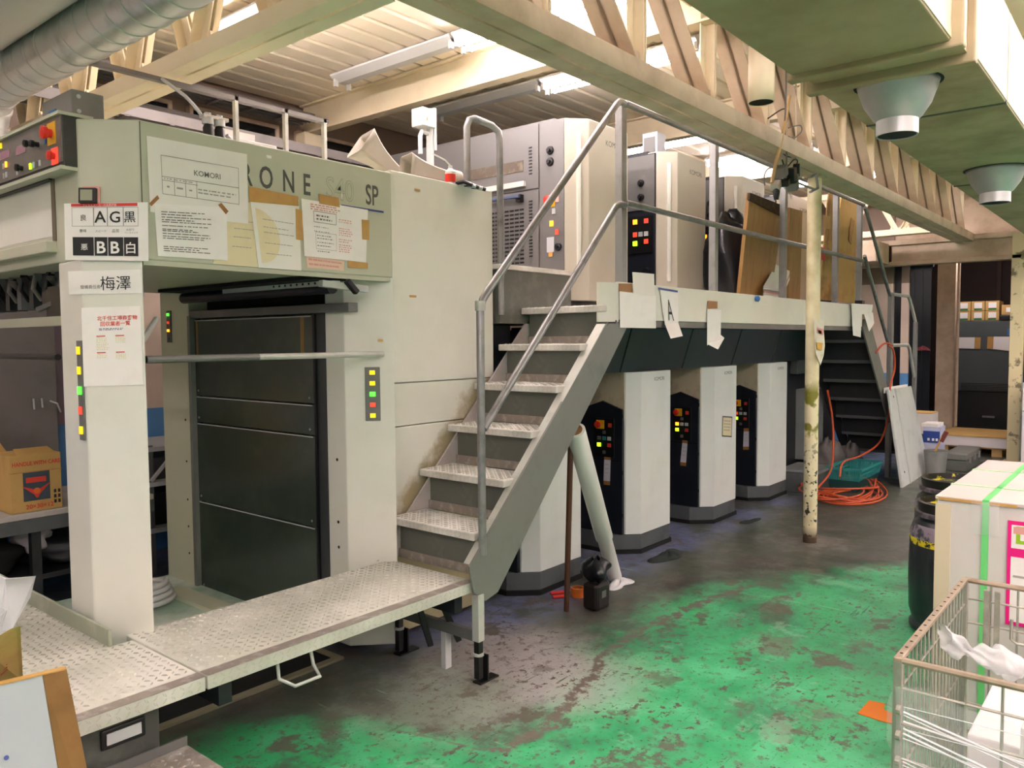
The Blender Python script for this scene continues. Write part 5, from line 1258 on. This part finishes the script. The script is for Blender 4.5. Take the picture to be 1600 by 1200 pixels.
MB().tube([(CX1-.012, .36, .70), (CX1-.012, .36, .635), (CX1-.014, .345, .625), (CX1-.014, .24, .625), (CX1-.012, .225, .635), (CX1-.012, .225, .66)], .005, 8).build('gate_latch', WIRE, CG, smooth=True)
for y in (.43, .40): MB().box(CX1-.018, CX1-.008, y-.008, y+.008, .60, .78).build('gate_hook', WIRE, CG)
MB().box(CX0, CX1, CY0, CY1, CZ0, CZ0+.01).build('floor_mesh', GREYP, CG)
for x in (CX0+.06, CX1-.06):
    for y in (CY0+.06, CY1-.06):
        MB().lathe((x, y-.015, .05), [(.05, 0), (.05, .03)], 16, (0, 1, 0)).build('caster', BLACK, CG, smooth=True); MB().box(x-.02, x+.02, y-.025, y+.025, .09, .125).build('caster_fork', STEEL, CG)
# things in the cage
pk = [('white_pack', 'white paper-wrapped pack standing at the front of the wire cage', (2.14, 2.42, -.5, .24, .135, .69)),
      ('white_pack', 'lower grey-white pack deep in the wire cage behind the tall one', (2.46, 2.88, -.5, .40, .135, .50)),
      ('white_pack', 'small white pack in the near left corner of the wire cage', (2.16, 2.40, .26, .46, .135, .34))]
for n_, l, b_ in pk: tag(MB().box(*b_).build(n_, mat('pack_white', 'e3dcdc', .6), bevel=.006), l, 'pack')
MB_ = MB().box(2.134, 2.1385, -.12, .11, .36, .44); yl = tag(MB_.build('yellow_label', mat('yellow_paper', 'ecd36a', .6)), 'yellow label on the front pack in the wire cage', 'label')
tag(MB().tube([(2.112, .175, .642), (2.112, .06, .637)], .005, 8).build('marker_pen', INK), 'black marker pen hung at the front of the wire cage', 'pen')
# stretch film round the cage
def film(label, fn, nu, nv):
    mb = MB(); mb.grid(nu, nv, fn); o = mb.build('stretch_film', FILM, smooth='all', recalc=False); return tag(o, label, 'film')
def wob(a, b_): return .006*sin(31*a+9*b_)+.005*sin(17*b_-11*a)
film('clear stretch film wound round the front of the wire cage', lambda u, v: (CX0-.022+wob(u, v), CY1-(CY1-CY0)*u, .14+(.60-.22*u+.03*sin(9*u)+.012*sin(31*u))*v), 30, 16)
film('clear stretch film stretched over the long side of the wire cage', lambda u, v: (CX0+(CX1-CX0)*u, CY1+.022+wob(v, u), .14+(.54-.16*u+.03*sin(8*u)+.01*sin(29*u))*v), 24, 12)
def roll(u, v):
    t = u; c = Vector((2.52+.12*t, .475-.27*t, .735-.06*t-.03*sin(3*t))); a = 2*pi*v
    r = .020+.010*sin(11*t+2)+.007*sin(3*a+9*t)+.005*sin(5*a-17*t)+.004*sin(37*t+a)
    return c+Vector((r*cos(a)*1.1, r*cos(a)*.8, r*sin(a)*1.3))
film('crumpled rope of stretch film hanging over the cage edge', roll, 60, 22)
bpy.context.scene.objects[[o.name for o in bpy.data.objects if o.name.startswith('stretch_film')][-1]].data.materials[0] = FILM_R
mb = MB()
rg = random.Random(3)
for k in range(34):
    z0 = rg.uniform(.2, .70); z1 = z0-rg.uniform(-.03, .24); mb.tube([(CX0-.026, CY1-.02, z0), (CX0-.028, (CY0+CY1)/2, (z0+z1)/2+.01), (CX0-.026, CY0, z1)], rg.choice((.0012, .0018, .003)), 4)
tag(mb.build('film_folds', mat('film_fold', 'f4f2f4', .25, alpha=.6), kind='stuff'), 'white fold lines of the stretch film across the cage front', 'film')

# ------------------------------------------------------------------ white carton on pallet
CT = thing('carton_pallet', 'large white carton load with green straps and a magenta-framed label at the right edge', 'carton', (3.9, .1, 0))
KX0, KX1, KY0, KY1, KZ = 3.33, 4.45, -.55, .662, 1.0
MB().box(KX0, KX1, KY0, KY1, .13, KZ-.012).build('carton', WHITE_C, CT, bevel=.008)
MB().slab([(KX0-.006, KY1+.004, KZ), (KX1, KY1+.004, KZ), (KX1, KY0, KZ), (KX0-.006, KY0, KZ)], .012, (0, 0, 1)).build('top_sheet', mat('carton_top', 'bfb5b0', .5), CT, bevel=.002)
for y0, y1 in ((.40, .655), (-.5, .36)): MB().box(KX0-.008, KX0-.002, y0, y1, KZ-.014, KZ-.004).build('kraft_edge', TAPE, CT)
MB().box(KX0-.004, KX0, .612, .662, .13, KZ-.03).build('corner_board', mat('corner_beige', 'd1c2a6', .6), CT)
MB().box(KX0, KX1, KY1, KY1+.004, .13, KZ-.03).build('side_board', mat('corner_beige', 'd1c2a6', .6), CT)
st_ = MB().box(KX0-.009, KX0-.004, .488, .510, .13, KZ).build('strap', STRAP, CT)
MB().box(KX0-.006, KX1, .488, .510, KZ, KZ+.003).build('strap', STRAP, CT)
for x in (3.62, 4.08): MB().box(x, x+.014, KY0, KY1+.006, KZ, KZ+.003).build('strap', mat('strap_pale', 'a8d3a4', .4), CT)
for x in (3.62, 4.08): MB().box(x, x+.014, KY1+.004, KY1+.008, .13, KZ).build('strap', mat('strap_pale', 'a8d3a4', .4), CT)
mb = MB(); mb.grid(12, 6, lambda u, v: (KX0-.014-.012*sin(pi*u)*sin(pi*v), .545-.09*u, KZ-.005-.12*v)); mb.build('film_patch', FILM, CT, smooth='all', recalc=False)
LX = KX0-.006
def onc(px, py): return onx(px, py, LX)
a = onc(1575, 813); b_ = onc(1572, 975)
yl_, zt, zb = a.y, a.z, b_.z
lb = MB().box(LX-.001, LX+.004, yl_-.30, yl_, zb, zt).build('printed_label', PINK, CT)
zm = zt-(zt-zb)*.30
MB().box(LX-.002, LX-.0012, yl_-.285, yl_-.012, zm+.016, zt-.014).build('label_field', PAPER, lb)
MB().box(LX-.002, LX-.0012, yl_-.285, yl_-.012, zb+.014, zm-.016).build('label_field', PAPER, lb)
text('DO', 'green_print', LIME, lb, (LX-.0022, yl_-.022, zm+.036), (0, -1, 0), (0, 0, 1), .085, off=.03, out=.0006)
text('A', 'grey_print', INK_B, lb, (LX-.0022, yl_-.075, zt-.05), (0, -1, 0), (0, 0, 1), .04, out=.0006)
MB().box(LX-.003, LX-.0021, yl_-.06, yl_-.018, zt-.045, zt-.02).build('pink_print', INK_RF, lb)
MB().box(LX-.003, LX-.0021, yl_-.06, yl_-.02, zm-.09, zm-.082).build('grey_print', INK_F, lb)
for y in (KY0+.05, .0, KY1-.1):
    MB().box(KX0+.02, KX1-.02, y, y+.09, .02, .11).build('bearer', WOOD, CT)
for i in range(6): MB().box(KX0+.01+.2*i, KX0+.12+.2*i, KY0+.02, KY1-.02, .11, .13).build('deck_board', WOOD, CT)
for i in range(3): MB().box(KX0+.01+.5*i, KX0+.11+.5*i, KY0+.02, KY1-.02, 0, .02).build('bottom_board', WOOD, CT)

# ------------------------------------------------------------------ black drums
def drum(cx, cy, h, r, label, seed):
    o = thing('plastic_drum', label, 'drum', (cx, cy, 0))
    MB().lathe((cx, cy, 0), [(r*.90, 0), (r*.98, .015), (r*.99, .04), (r*.93, .06), (r, .12), (r*1.02, .3), (r*1.0, h-.12), (r*.93, h-.07), (r*.80, h-.04), (r*.80, h-.02)], 36).build('body', BARREL, o, smooth=True)
    MB().lathe((cx, cy, 0), [(r*1.012, .485), (r*1.015, .492), (r*1.012, .515), (r*1.006, .52)], 36, cap=False).build('yellow_print', mat('print_yellow', 'd9c41b', .5, dirt='22262c', ds=26, da=1, dlo=.5, dhi=.56), o, smooth=True)
    MB().lathe((cx, cy, 0), [(r*1.001, h-.20), (r*1.008, h-.12), (r*.94, h-.068)], 36, cap=False).build('ink_smear', INKP, o, smooth=True)
    MB().lathe((cx, cy, 0), [(r*.86, h-.03), (r*.90, h-.025), (r*.90, h-.005), (r*.86, h)], 36).build('clamp_ring', mat('ring_dark', '4a4248', .35, .4, dirt='b5a5b5', ds=9, da=.7), o, smooth=True)
    MB().lathe((cx, cy, 0), [(r*.84, h), (r*.86, h+.05), (r*.80, h+.055), (r*.78, h+.02), (.0, h+.018)], 36, cap=False).build('lid', mat('lid_inky', '15130f', .4, dirt='cfc01f', ds=11, da=1, dlo=.55, dhi=.6), o, smooth=True)
drum(4.80, .845, .66, .235, 'nearer black drum with yellow splashed lid beside the white carton', 1)
drum(5.60, 1.0, .66, .235, 'further black drum, only its dark lid showing above the nearer one', 2)

# ------------------------------------------------------------------ under the far stairs
bk = thing('plastic_basket', 'teal plastic basket on the floor under the far stairs', 'basket', (8.85, 2.62, 0))
BX0, BX1, BY0, BY1 = 8.50, 9.28, 2.40, 2.74
def bs(x0, x1, y0, y1, zt=.235, e=.04):
    return [(x0+e, y0+e, 0), (x1-e, y0+e, 0), (x1-e, y1-e, 0), (x0+e, y1-e, 0), (x0, y0, zt), (x1, y0, zt), (x1, y1, zt), (x0, y1, zt)]
Q = [Vector(p) for p in bs(BX0, BX1, BY0, BY1)]
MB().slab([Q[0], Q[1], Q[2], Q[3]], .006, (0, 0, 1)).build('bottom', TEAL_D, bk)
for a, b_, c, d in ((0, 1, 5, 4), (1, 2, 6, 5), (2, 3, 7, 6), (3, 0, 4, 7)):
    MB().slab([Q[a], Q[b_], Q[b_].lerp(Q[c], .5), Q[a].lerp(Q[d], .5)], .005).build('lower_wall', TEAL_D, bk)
    n = 16
    for i in range(n+1):
        t = i/n; MB().bar(Q[a].lerp(Q[b_], t).lerp(Q[d].lerp(Q[c], t), .5), Q[d].lerp(Q[c], t), .016, .006, up=(Q[b_]-Q[a]).cross(Vector((0, 0, 1)))).build('slat', TEAL, bk)
    MB().bar(Q[d], Q[c], .03, .022).build('rim', TEAL, bk)
    MB().bar(Q[a].lerp(Q[d], .75), Q[b_].lerp(Q[c], .75), .006, .012).build('band', TEAL, bk)
oc = thing('air_hose', 'tangled coil of orange hose on the floor by the teal basket', 'hose', (8.3, 2.4, 0))
rg = random.Random(11); P_ = []
for k in range(240):
    t = k/24; a = 2*pi*t*.93
    rx = .50+.16*sin(2.1*t+.4)+.08*sin(5*t); ry = .24+.10*sin(1.3*t+1)
    z = .02+.10*max(0, sin(a*.5+1.7*t))*(.4+.6*abs(sin(.9*t)))
    P_.append((8.42+.12*sin(.7*t)+rx*cos(a), 2.47+.06*cos(1.1*t)+ry*sin(a)-.06*sin(2*a), z))
MB().tube(P_, .0095, 7).build('coil', CORD, oc, smooth=True)
def curve(pts, n=8):
    pts = bez(pts); out = []
    for i in range(len(pts)-1):
        p0, p1, p2, p3 = pts[max(i-1, 0)], pts[i], pts[i+1], pts[min(i+2, len(pts)-1)]
        for k in range(n):
            t = k/n; out.append(.5*((2*p1)+(p2-p0)*t+(2*p0-5*p1+4*p2-p3)*t*t+(3*p1-p0-3*p2+p3)*t**3))
    return out+[pts[-1]]
MB().tube(curve([ony(1293, 610, 2.7), ony(1300, 650, 2.7), ony(1302, 690, 2.65), ony(1298, 735, 2.6), ony(1275, 765, 2.5)]), .0105, 7).build('strand', CORD, oc, smooth=True)
MB().tube(curve([ony(1388, 540, 2.40), ony(1396, 548, 2.38), ony(1398, 575, 2.38), ony(1391, 605, 2.36), ony(1388, 650, 2.42), ony(1375, 690, 2.45), ony(1345, 712, 2.45), ony(1318, 722, 2.42), ony(1312, 745, 2.4)]), .0105, 7).build('strand', CORD, oc, smooth=True)
MB().tube(curve([ony(1368, 552, 2.43), ony(1377, 540, 2.40), ony(1386, 536, 2.40), ony(1394, 540, 2.40)]), .0105, 7).build('strand', CORD, oc, smooth=True)
gb_ = thing('metal_box', 'scuffed grey metal box on the floor left of the orange hose', 'box', (8.35, 2.95, 0))
MB().box(8.15, 8.68, 2.72, 3.1, 0, .21).build('body', PLINTH, gb_, bevel=.01)
MB().box(8.14, 8.69, 2.71, 3.11, .21, .24).build('lid', mat('lid_grey', '7d8080', .5, dirt='a5a5a2', ds=8, da=.6), gb_, bevel=.008)
for i, (x, y, r, s_) in enumerate(((9.3, 2.98, .22, 41), (9.7, 2.86, .18, 42))):
    blob(['grey crumpled bag behind the teal basket', 'smaller grey crumpled bag beside the leaning white panel'][i], (x, y, r*.9), (r*1.1, r*.7, r), mat('grey_bag', '6a6562', .6, dirt='8d8886', ds=6, da=.6), seed=s_)
lw = thing('cover_sheet_metal', 'tall white metal cover panel leaning against the far stairs', 'panel', (9.6, 2.2, 0))
a, b_, c, d = ony(1411, 763, 2.13), ony(1453, 737, 2.17), ony(1424, 603, 2.36), ony(1389, 609, 2.36)
a.z = .004
MB().slab([a, b_, c, d], .03).build('face', mat('panel_white', 'c9cdc9', .45, dirt='9da09d', ds=5, da=.5), lw, bevel=.006)
e = (a-b_).normalized()*.0
f0, f1 = a.lerp(b_, .24), d.lerp(c, .24); nn = (b_-a).cross(d-a).normalized()
if nn.dot(CAM-a) < 0: nn = -nn
MB().bar(f0+nn*.004, f1+nn*.004, .03, .012, up=nn).build('folded_rib', mat('panel_white'.replace('white', 'rib'), 'b4b8b4', .45), lw)
for t in (.14, .92):
    q = a.lerp(d, t)+(b_-a)*.1+nn*.003; MB().lathe(q, [(.012, 0), (.012, .004)], 10, nn).build('screw', INK, lw)
tp = d.lerp(c, .5); MB().bar(d-nn*.05, c-nn*.05, .012, .06).build('top_return', PAPER, lw)

# ------------------------------------------------------------------ beyond: the dark opening
def strip_curtain(label, y0, y1, x, n):
    o = thing('strip_curtain', label, 'curtain', (x, (y0+y1)/2, 0))
    s0 = None
    for i in range(n):
        y = y0+(y1-y0)*i/n
        MB().box(x+.01*(i % 2), x+.012+.01*(i % 2), y, y+(y1-y0)/n*1.15, .02, 2.6).build('strip', CURT, o)
    MB().box(x-.02, x+.05, y0-.02, y1+.02, 2.56, 2.62).build('rail', DARK, o)
strip_curtain('black plastic strip curtain right of the slim cream column in the far opening', 2.52, 2.78, 12.05, 5)
strip_curtain('narrow black strip curtain left of the slim cream column in the far opening', 2.89, 3.0, 12.06, 2)
tag(MB().box(12.0, 12.09, 2.785, 2.885, 0, 2.6).build('column', WALL), 'slim cream column with blue foot between the black strip curtains', 'column')
c = onx(1443, 548, 12.0); cloth('dark red cloth tied on the black strip curtain in the far opening', (11.96, c.y, c.z), .05, .12, .07, mat('red_cloth', '6e2a30', .9), 14)
tag(MB().box(13.1, 13.28, 2.42, 2.66, 0, 2.9).build('column', CREAM_D), 'tan steel column just inside the dark opening', 'column')
MB_ = MB(); MB_.tube([(13.0, 2.36, .3), (13.0, 2.36, 2.7)], .02, 8); tag(MB_.build('pipe', CREAM_D, smooth=True), 'thin pale pipe standing beside the grey cabinet in the opening', 'pipe')
for i, y in enumerate((2.25, 1.9)): struct(MB().box(15.93, 16.0, y, y+.06, 0, 3.6).build('trim_%d' % (i+2), mat('brown_batten', '3d2a1b', .7)))
fcab = thing('machine_cabinet', 'large dark grey cabinet in the far opening with two taped white sheets', 'cabinet', (14.4, 2.2, .2))
MB().box(14.0, 14.9, 1.60, 2.63, .76, 1.845).build('upper_body', CABD, fcab, bevel=.01)
MB().box(14.03, 14.9, 1.60, 2.72, .0, .76).build('base_body', mat('cab_base', '17181a', .4), fcab, bevel=.01)
for i in range(5): MB().box(13.995, 14.0, 1.62, 2.48, .775+.025*i, .785+.025*i).build('louvre', BLACK, fcab)
MB().box(13.99, 14.0, 1.78, 1.88, 1.62, 1.72).build('blue_mark', BLUE, fcab)
MB().box(13.99, 14.03, 2.02, 2.18, .36, .385).build('maker_plate', STEEL, fcab)
for i, q in enumerate(([(1492, 527), (1528, 527), (1527, 545), (1491, 544)], [(1548, 526), (1582, 526), (1582, 549), (1547, 545)])):
    s = paper(['left white sheet taped to the far grey cabinet', 'right white sheet taped to the far grey cabinet'][i], [onx(*p, 13.985) for p in q])
    for u in (0, 1):
        A_, B_ = s.pt(u, 0, .003), s.pt(u, 1, .003); k = s.R*.04
        MB().slab([A_-k, A_+k, B_+k, B_-k], .001).build('tape', TAPE, s.o)
n = 0
names = ['top left', 'top middle', 'top right', 'bottom left', 'bottom middle', 'bottom right']
for r_ in (1, 0):
    for c_ in range(3):
        y1 = 2.555-.19*c_; z = 1.848+.15*r_
        o = thing('small_carton', names[n]+' of the six small cartons on the far grey cabinet', 'carton', (14.1, y1-.09, z), 'small cartons on the far cabinet'); n += 1
        MB().box(14.0, 14.4, y1-.182, y1, z, z+.146).build('body', KRAFT, o, bevel=.004)
        MB().box(13.995, 14.0, y1-.145, y1-.04, z+.04, z+.125).build('white_label', PAPER, o)
        MB().box(13.995, 14.0, y1-.145, y1-.04, z+.012, z+.035).build('green_print', mat('green_print', '1f7a4a', .5), o)
o = thing('small_carton', 'single small carton lying apart, right of the six on the far cabinet', 'carton', (14.2, 1.85, 1.9))
MB().box(14.05, 14.5, 1.78, 1.97, 1.93, 2.08).build('body', KRAFT, o, bevel=.004); MB().box(14.045, 14.05, 1.83, 1.91, 1.97, 2.04).build('white_label', PAPER, o)
tag(MB().box(13.98, 14.6, 1.62, 1.98, 1.848, 1.925).build('black_tray', BLACK, bevel=.01), 'black tray under the single small carton on the far cabinet', 'tray')
# paper stack on a pallet in the opening
pl = thing('paper_pallet', 'low white paper stack with kraft top on a wooden pallet in the far opening', 'pallet', (12.6, 2.0, 0))
MB().box(12.15, 13.2, 1.60, 2.45, .12, .255).build('paper_stack', mat('stack_white', 'd8d2d2', .6), pl, bevel=.004)
MB().box(12.14, 13.2, 1.60, 2.455, .255, .27).build('kraft_cover', KRAFT, pl)
for y in (1.66, 1.98, 2.30): MB().box(12.2, 13.15, y, y+.12, .0, .10).build('bearer', WOOD, pl)
for i in range(5): MB().box(12.18+.2*i, 12.3+.2*i, 1.62, 2.43, .10, .12).build('deck_board', WOOD, pl)
# clutter between the leaning panel and the pallet
w1 = carton('white_box', 'white carton with open kraft top behind the leaning white panel', 11.2, 11.55, 2.30, 2.58, .36, .62, mat('carton_far', 'd9d4d0', .6))
MB().box(11.2, 11.55, 2.30, 2.58, .62, .63).build('kraft_top', KRAFT, w1)
carton('lower_box', 'dark box under the white carton behind the leaning panel', 11.2, 11.6, 2.25, 2.6, 0, .355, PLINTH)
w2 = carton('blue_white_box', 'blue and white box with pale lettering right of the leaning white panel', 10.55, 10.85, 2.08, 2.26, 0, .52, mat('box_lilac', 'b9bdd6', .6))
MB().box(10.545, 10.55, 2.08, 2.26, .33, .47).build('blue_band', mat('band_blue', '1f3f8c', .5), w2)
for y in (2.20, 2.15, 2.11): MB().box(10.54, 10.546, y-.012, y+.012, .355, .385).build('pale_letters', PAPER, w2)
MB().box(10.54, 10.85, 2.1, 2.28, .52, .56).build('paper_on_top', PAPER, w2)
bkt = thing('steel_bucket', 'grey steel bucket with a brush in it beside the leaning white panel', 'bucket', (10.1, 2.05, 0))
MB().lathe((10.1, 2.03, 0), [(.10, 0), (.125, .30), (.13, .305), (.118, .30), (.09, .02)], 24, cap=False).build('pail', STEEL, bkt, smooth=True)
MB().lathe((10.1, 2.03, .01), [(.095, 0), (.095, .004)], 20).build('pail_bottom', STEEL, bkt)
MB().bar((10.08, 2.06, .22), (10.12, 1.97, .46), .02, .02).build('brush_handle', PLY_L, bkt); MB().bar((10.115, 1.98, .40), (10.14, 1.93, .52), .05, .04).build('brush_head', mat('brush_red', '6b2a24', .6), bkt, bevel=.006)
tc_ = thing('tool_case', 'dark grey ribbed case with latches on the floor right of the bucket', 'case', (10.9, 1.85, 0))
MB().box(10.6, 11.5, 1.80, 2.05, 0, .13).build('body', mat('case_grey', '5a5d58', .5), tc_, bevel=.012); MB().box(10.6, 11.5, 1.80, 2.05, .135, .21).build('lid', mat('case_lid', '6f706a', .5), tc_, bevel=.012)
for x in (10.75, 11.05, 11.35): MB().box(x, x+.06, 1.785, 1.80, .09, .17).build('latch', STEEL, tc_)
for x in (.0,): pass
wbx = carton('white_box', 'tall white carton right of the square steel column at the right edge', 11.2, 11.7, .9, 1.33, .05, 1.05, mat('carton_far2', 'dcd6d8', .6))
MB().box(11.2, 11.7, .9, 1.33, .0, .05).build('pallet_base', WOOD, wbx)
MB().box(11.195, 11.2, .9, 1.33, .70, .715).build('lid_seam', INK_F, wbx)

# ------------------------------------------------------------------ hanging plug tangle and paper on the pipe column
hg_ = thing('hanging_sockets', 'tangle of hanging cables and sockets below the truss by the round pipe column', 'cables', (5.55, 2.02, 2.6))
def T(px, py, y=2.0): return ony(px, py, y)
cb_ = [[(1228, 40), (1228, 150), (1226, 200), (1229, 240), (1228, 285)], [(1243, 60), (1244, 180), (1243, 250), (1236, 290)], [(1200, 185), (1225, 170), (1230, 185), (1222, 215), (1236, 225), (1238, 245), (1224, 240), (1222, 222)],
       [(1222, 250), (1228, 262), (1240, 250), (1246, 252), (1240, 268), (1230, 280)], [(1195, 290), (1194, 275), (1200, 264), (1212, 262), (1222, 268)], [(1226, 272), (1224, 290), (1234, 303), (1236, 310)], [(1232, 200), (1250, 196), (1252, 206), (1240, 216), (1232, 213)]]
for k, p in enumerate(cb_): MB().tube(curve([T(x, y, 2.0+.02*(k % 3)) for x, y in p], 6), .006 if k < 2 else .0045, 6).build('cable', [CABLE, CREAM_D, BLACK, BLACK, CABLE, L_W, CABLE][k], hg_, smooth=True)
MB().tube(curve([T(1234, 150), T(1222, 215), T(1212, 255), T(1206, 286)], 6), .012, 8).build('air_tube', mat('tube_tan', 'c9a673', .5), hg_, smooth=True)
for k, (px, py, a, b_, c, m_) in enumerate(((1236, 276, .06, .05, .06, BLACK), (1222, 270, .06, .05, .05, CABLE), (1240, 294, .05, .05, .04, GREYP), (1214, 292, .04, .04, .035, HORN), (1226, 289, .05, .05, .03, BLACK), (1246, 268, .03, .03, .05, BLACK), (1243, 286, .035, .035, .06, GREYP))):
    q = T(px, py, 2.0); MB().bar(q-Vector((a*.8, 0, .012*(k % 2))), q+Vector((a*.8, .015, .03)), b_*1.5, c*1.4).build('socket', m_, hg_, bevel=.006)
q = T(1213, 305, 2.0); MB().lathe(q-Vector((0, 0, .03)), [(.014, 0), (.018, .02), (.024, .06), (.02, .075)], 12).build('plug', BLACK, hg_, smooth=True)
hk = thing('wall_bracket', 'small dark metal bracket clamped near the top of the round pipe column', 'bracket', (6.3, 2.08, 2.7))
mb = MB(); mb.tube([T(1266, 300, 2.06), T(1278, 294, 2.06), T(1275, 272, 2.06), T(1268, 276, 2.06)], .010, 8); mb.tube([T(1248, 286, 2.06), T(1272, 296, 2.06)], .009, 8); mb.build('arm', STEEL, hk, smooth=True)
pp_ = thing('hanging_pipe', 'short open cream pipe hanging below the long truss beside the olive duct', 'pipe', (4.63, 1.9, 3.0))
MB().lathe((4.63, 1.9, 2.99), [(.075, 0), (.075, .33)], 24, cap=False).build('pipe', CREAM, pp_, smooth=True, thick=.004); MB().lathe((4.63, 1.9, 2.993), [(.07, 0), (.07, .001)], 20).build('dark_bore', BLACKM, pp_)  # black disc paints the shade in the pipe's open end
MB().tube([(4.63, 1.9, 3.30), (4.63, 1.9, 3.66)], .012, 8).build('hanger_rod', CREAM_D, pp_)
pbx = thing('plastic_bag', 'printed plastic bag taped to the side of the round pipe column', 'bag', (6.2, 2.06, 1.3))
s = [ony(px, py, 2.07) for px, py in ((1272, 500), (1289, 499), (1287, 515), (1289, 540), (1287, 556), (1282, 571), (1275, 552), (1273, 520))]
MB().slab(s, .004, (0, -1, 0)).build('sheet', mat('bag_print', 'd8d2bf', .4, dirt='a8ad8f', ds=16, da=.7), pbx)
for q, m_ in ((((1277, 511), (1287, 515), (1286, 524), (1278, 520)), INK_RF), (((1276, 535), (1286, 536), (1284, 548), (1277, 546)), YEL), (((1278, 514), (1284, 518), (1283, 522), (1279, 520)), RED)):
    MB().slab([ony(px, py, 2.062) for px, py in q], .001, (0, -1, 0)).build('print_patch', m_, pbx)
bpy.data.objects.remove(_fo)
for o in bpy.data.objects:
    if o.type == 'MESH' and o.name.split('.')[0] in ('printed_text', 'bold_text', 'red_text', 'blue_text', 'yellow_text', 'table_rules', 'handling_marks', 'red_marks'): o['kind'] = 'stuff'
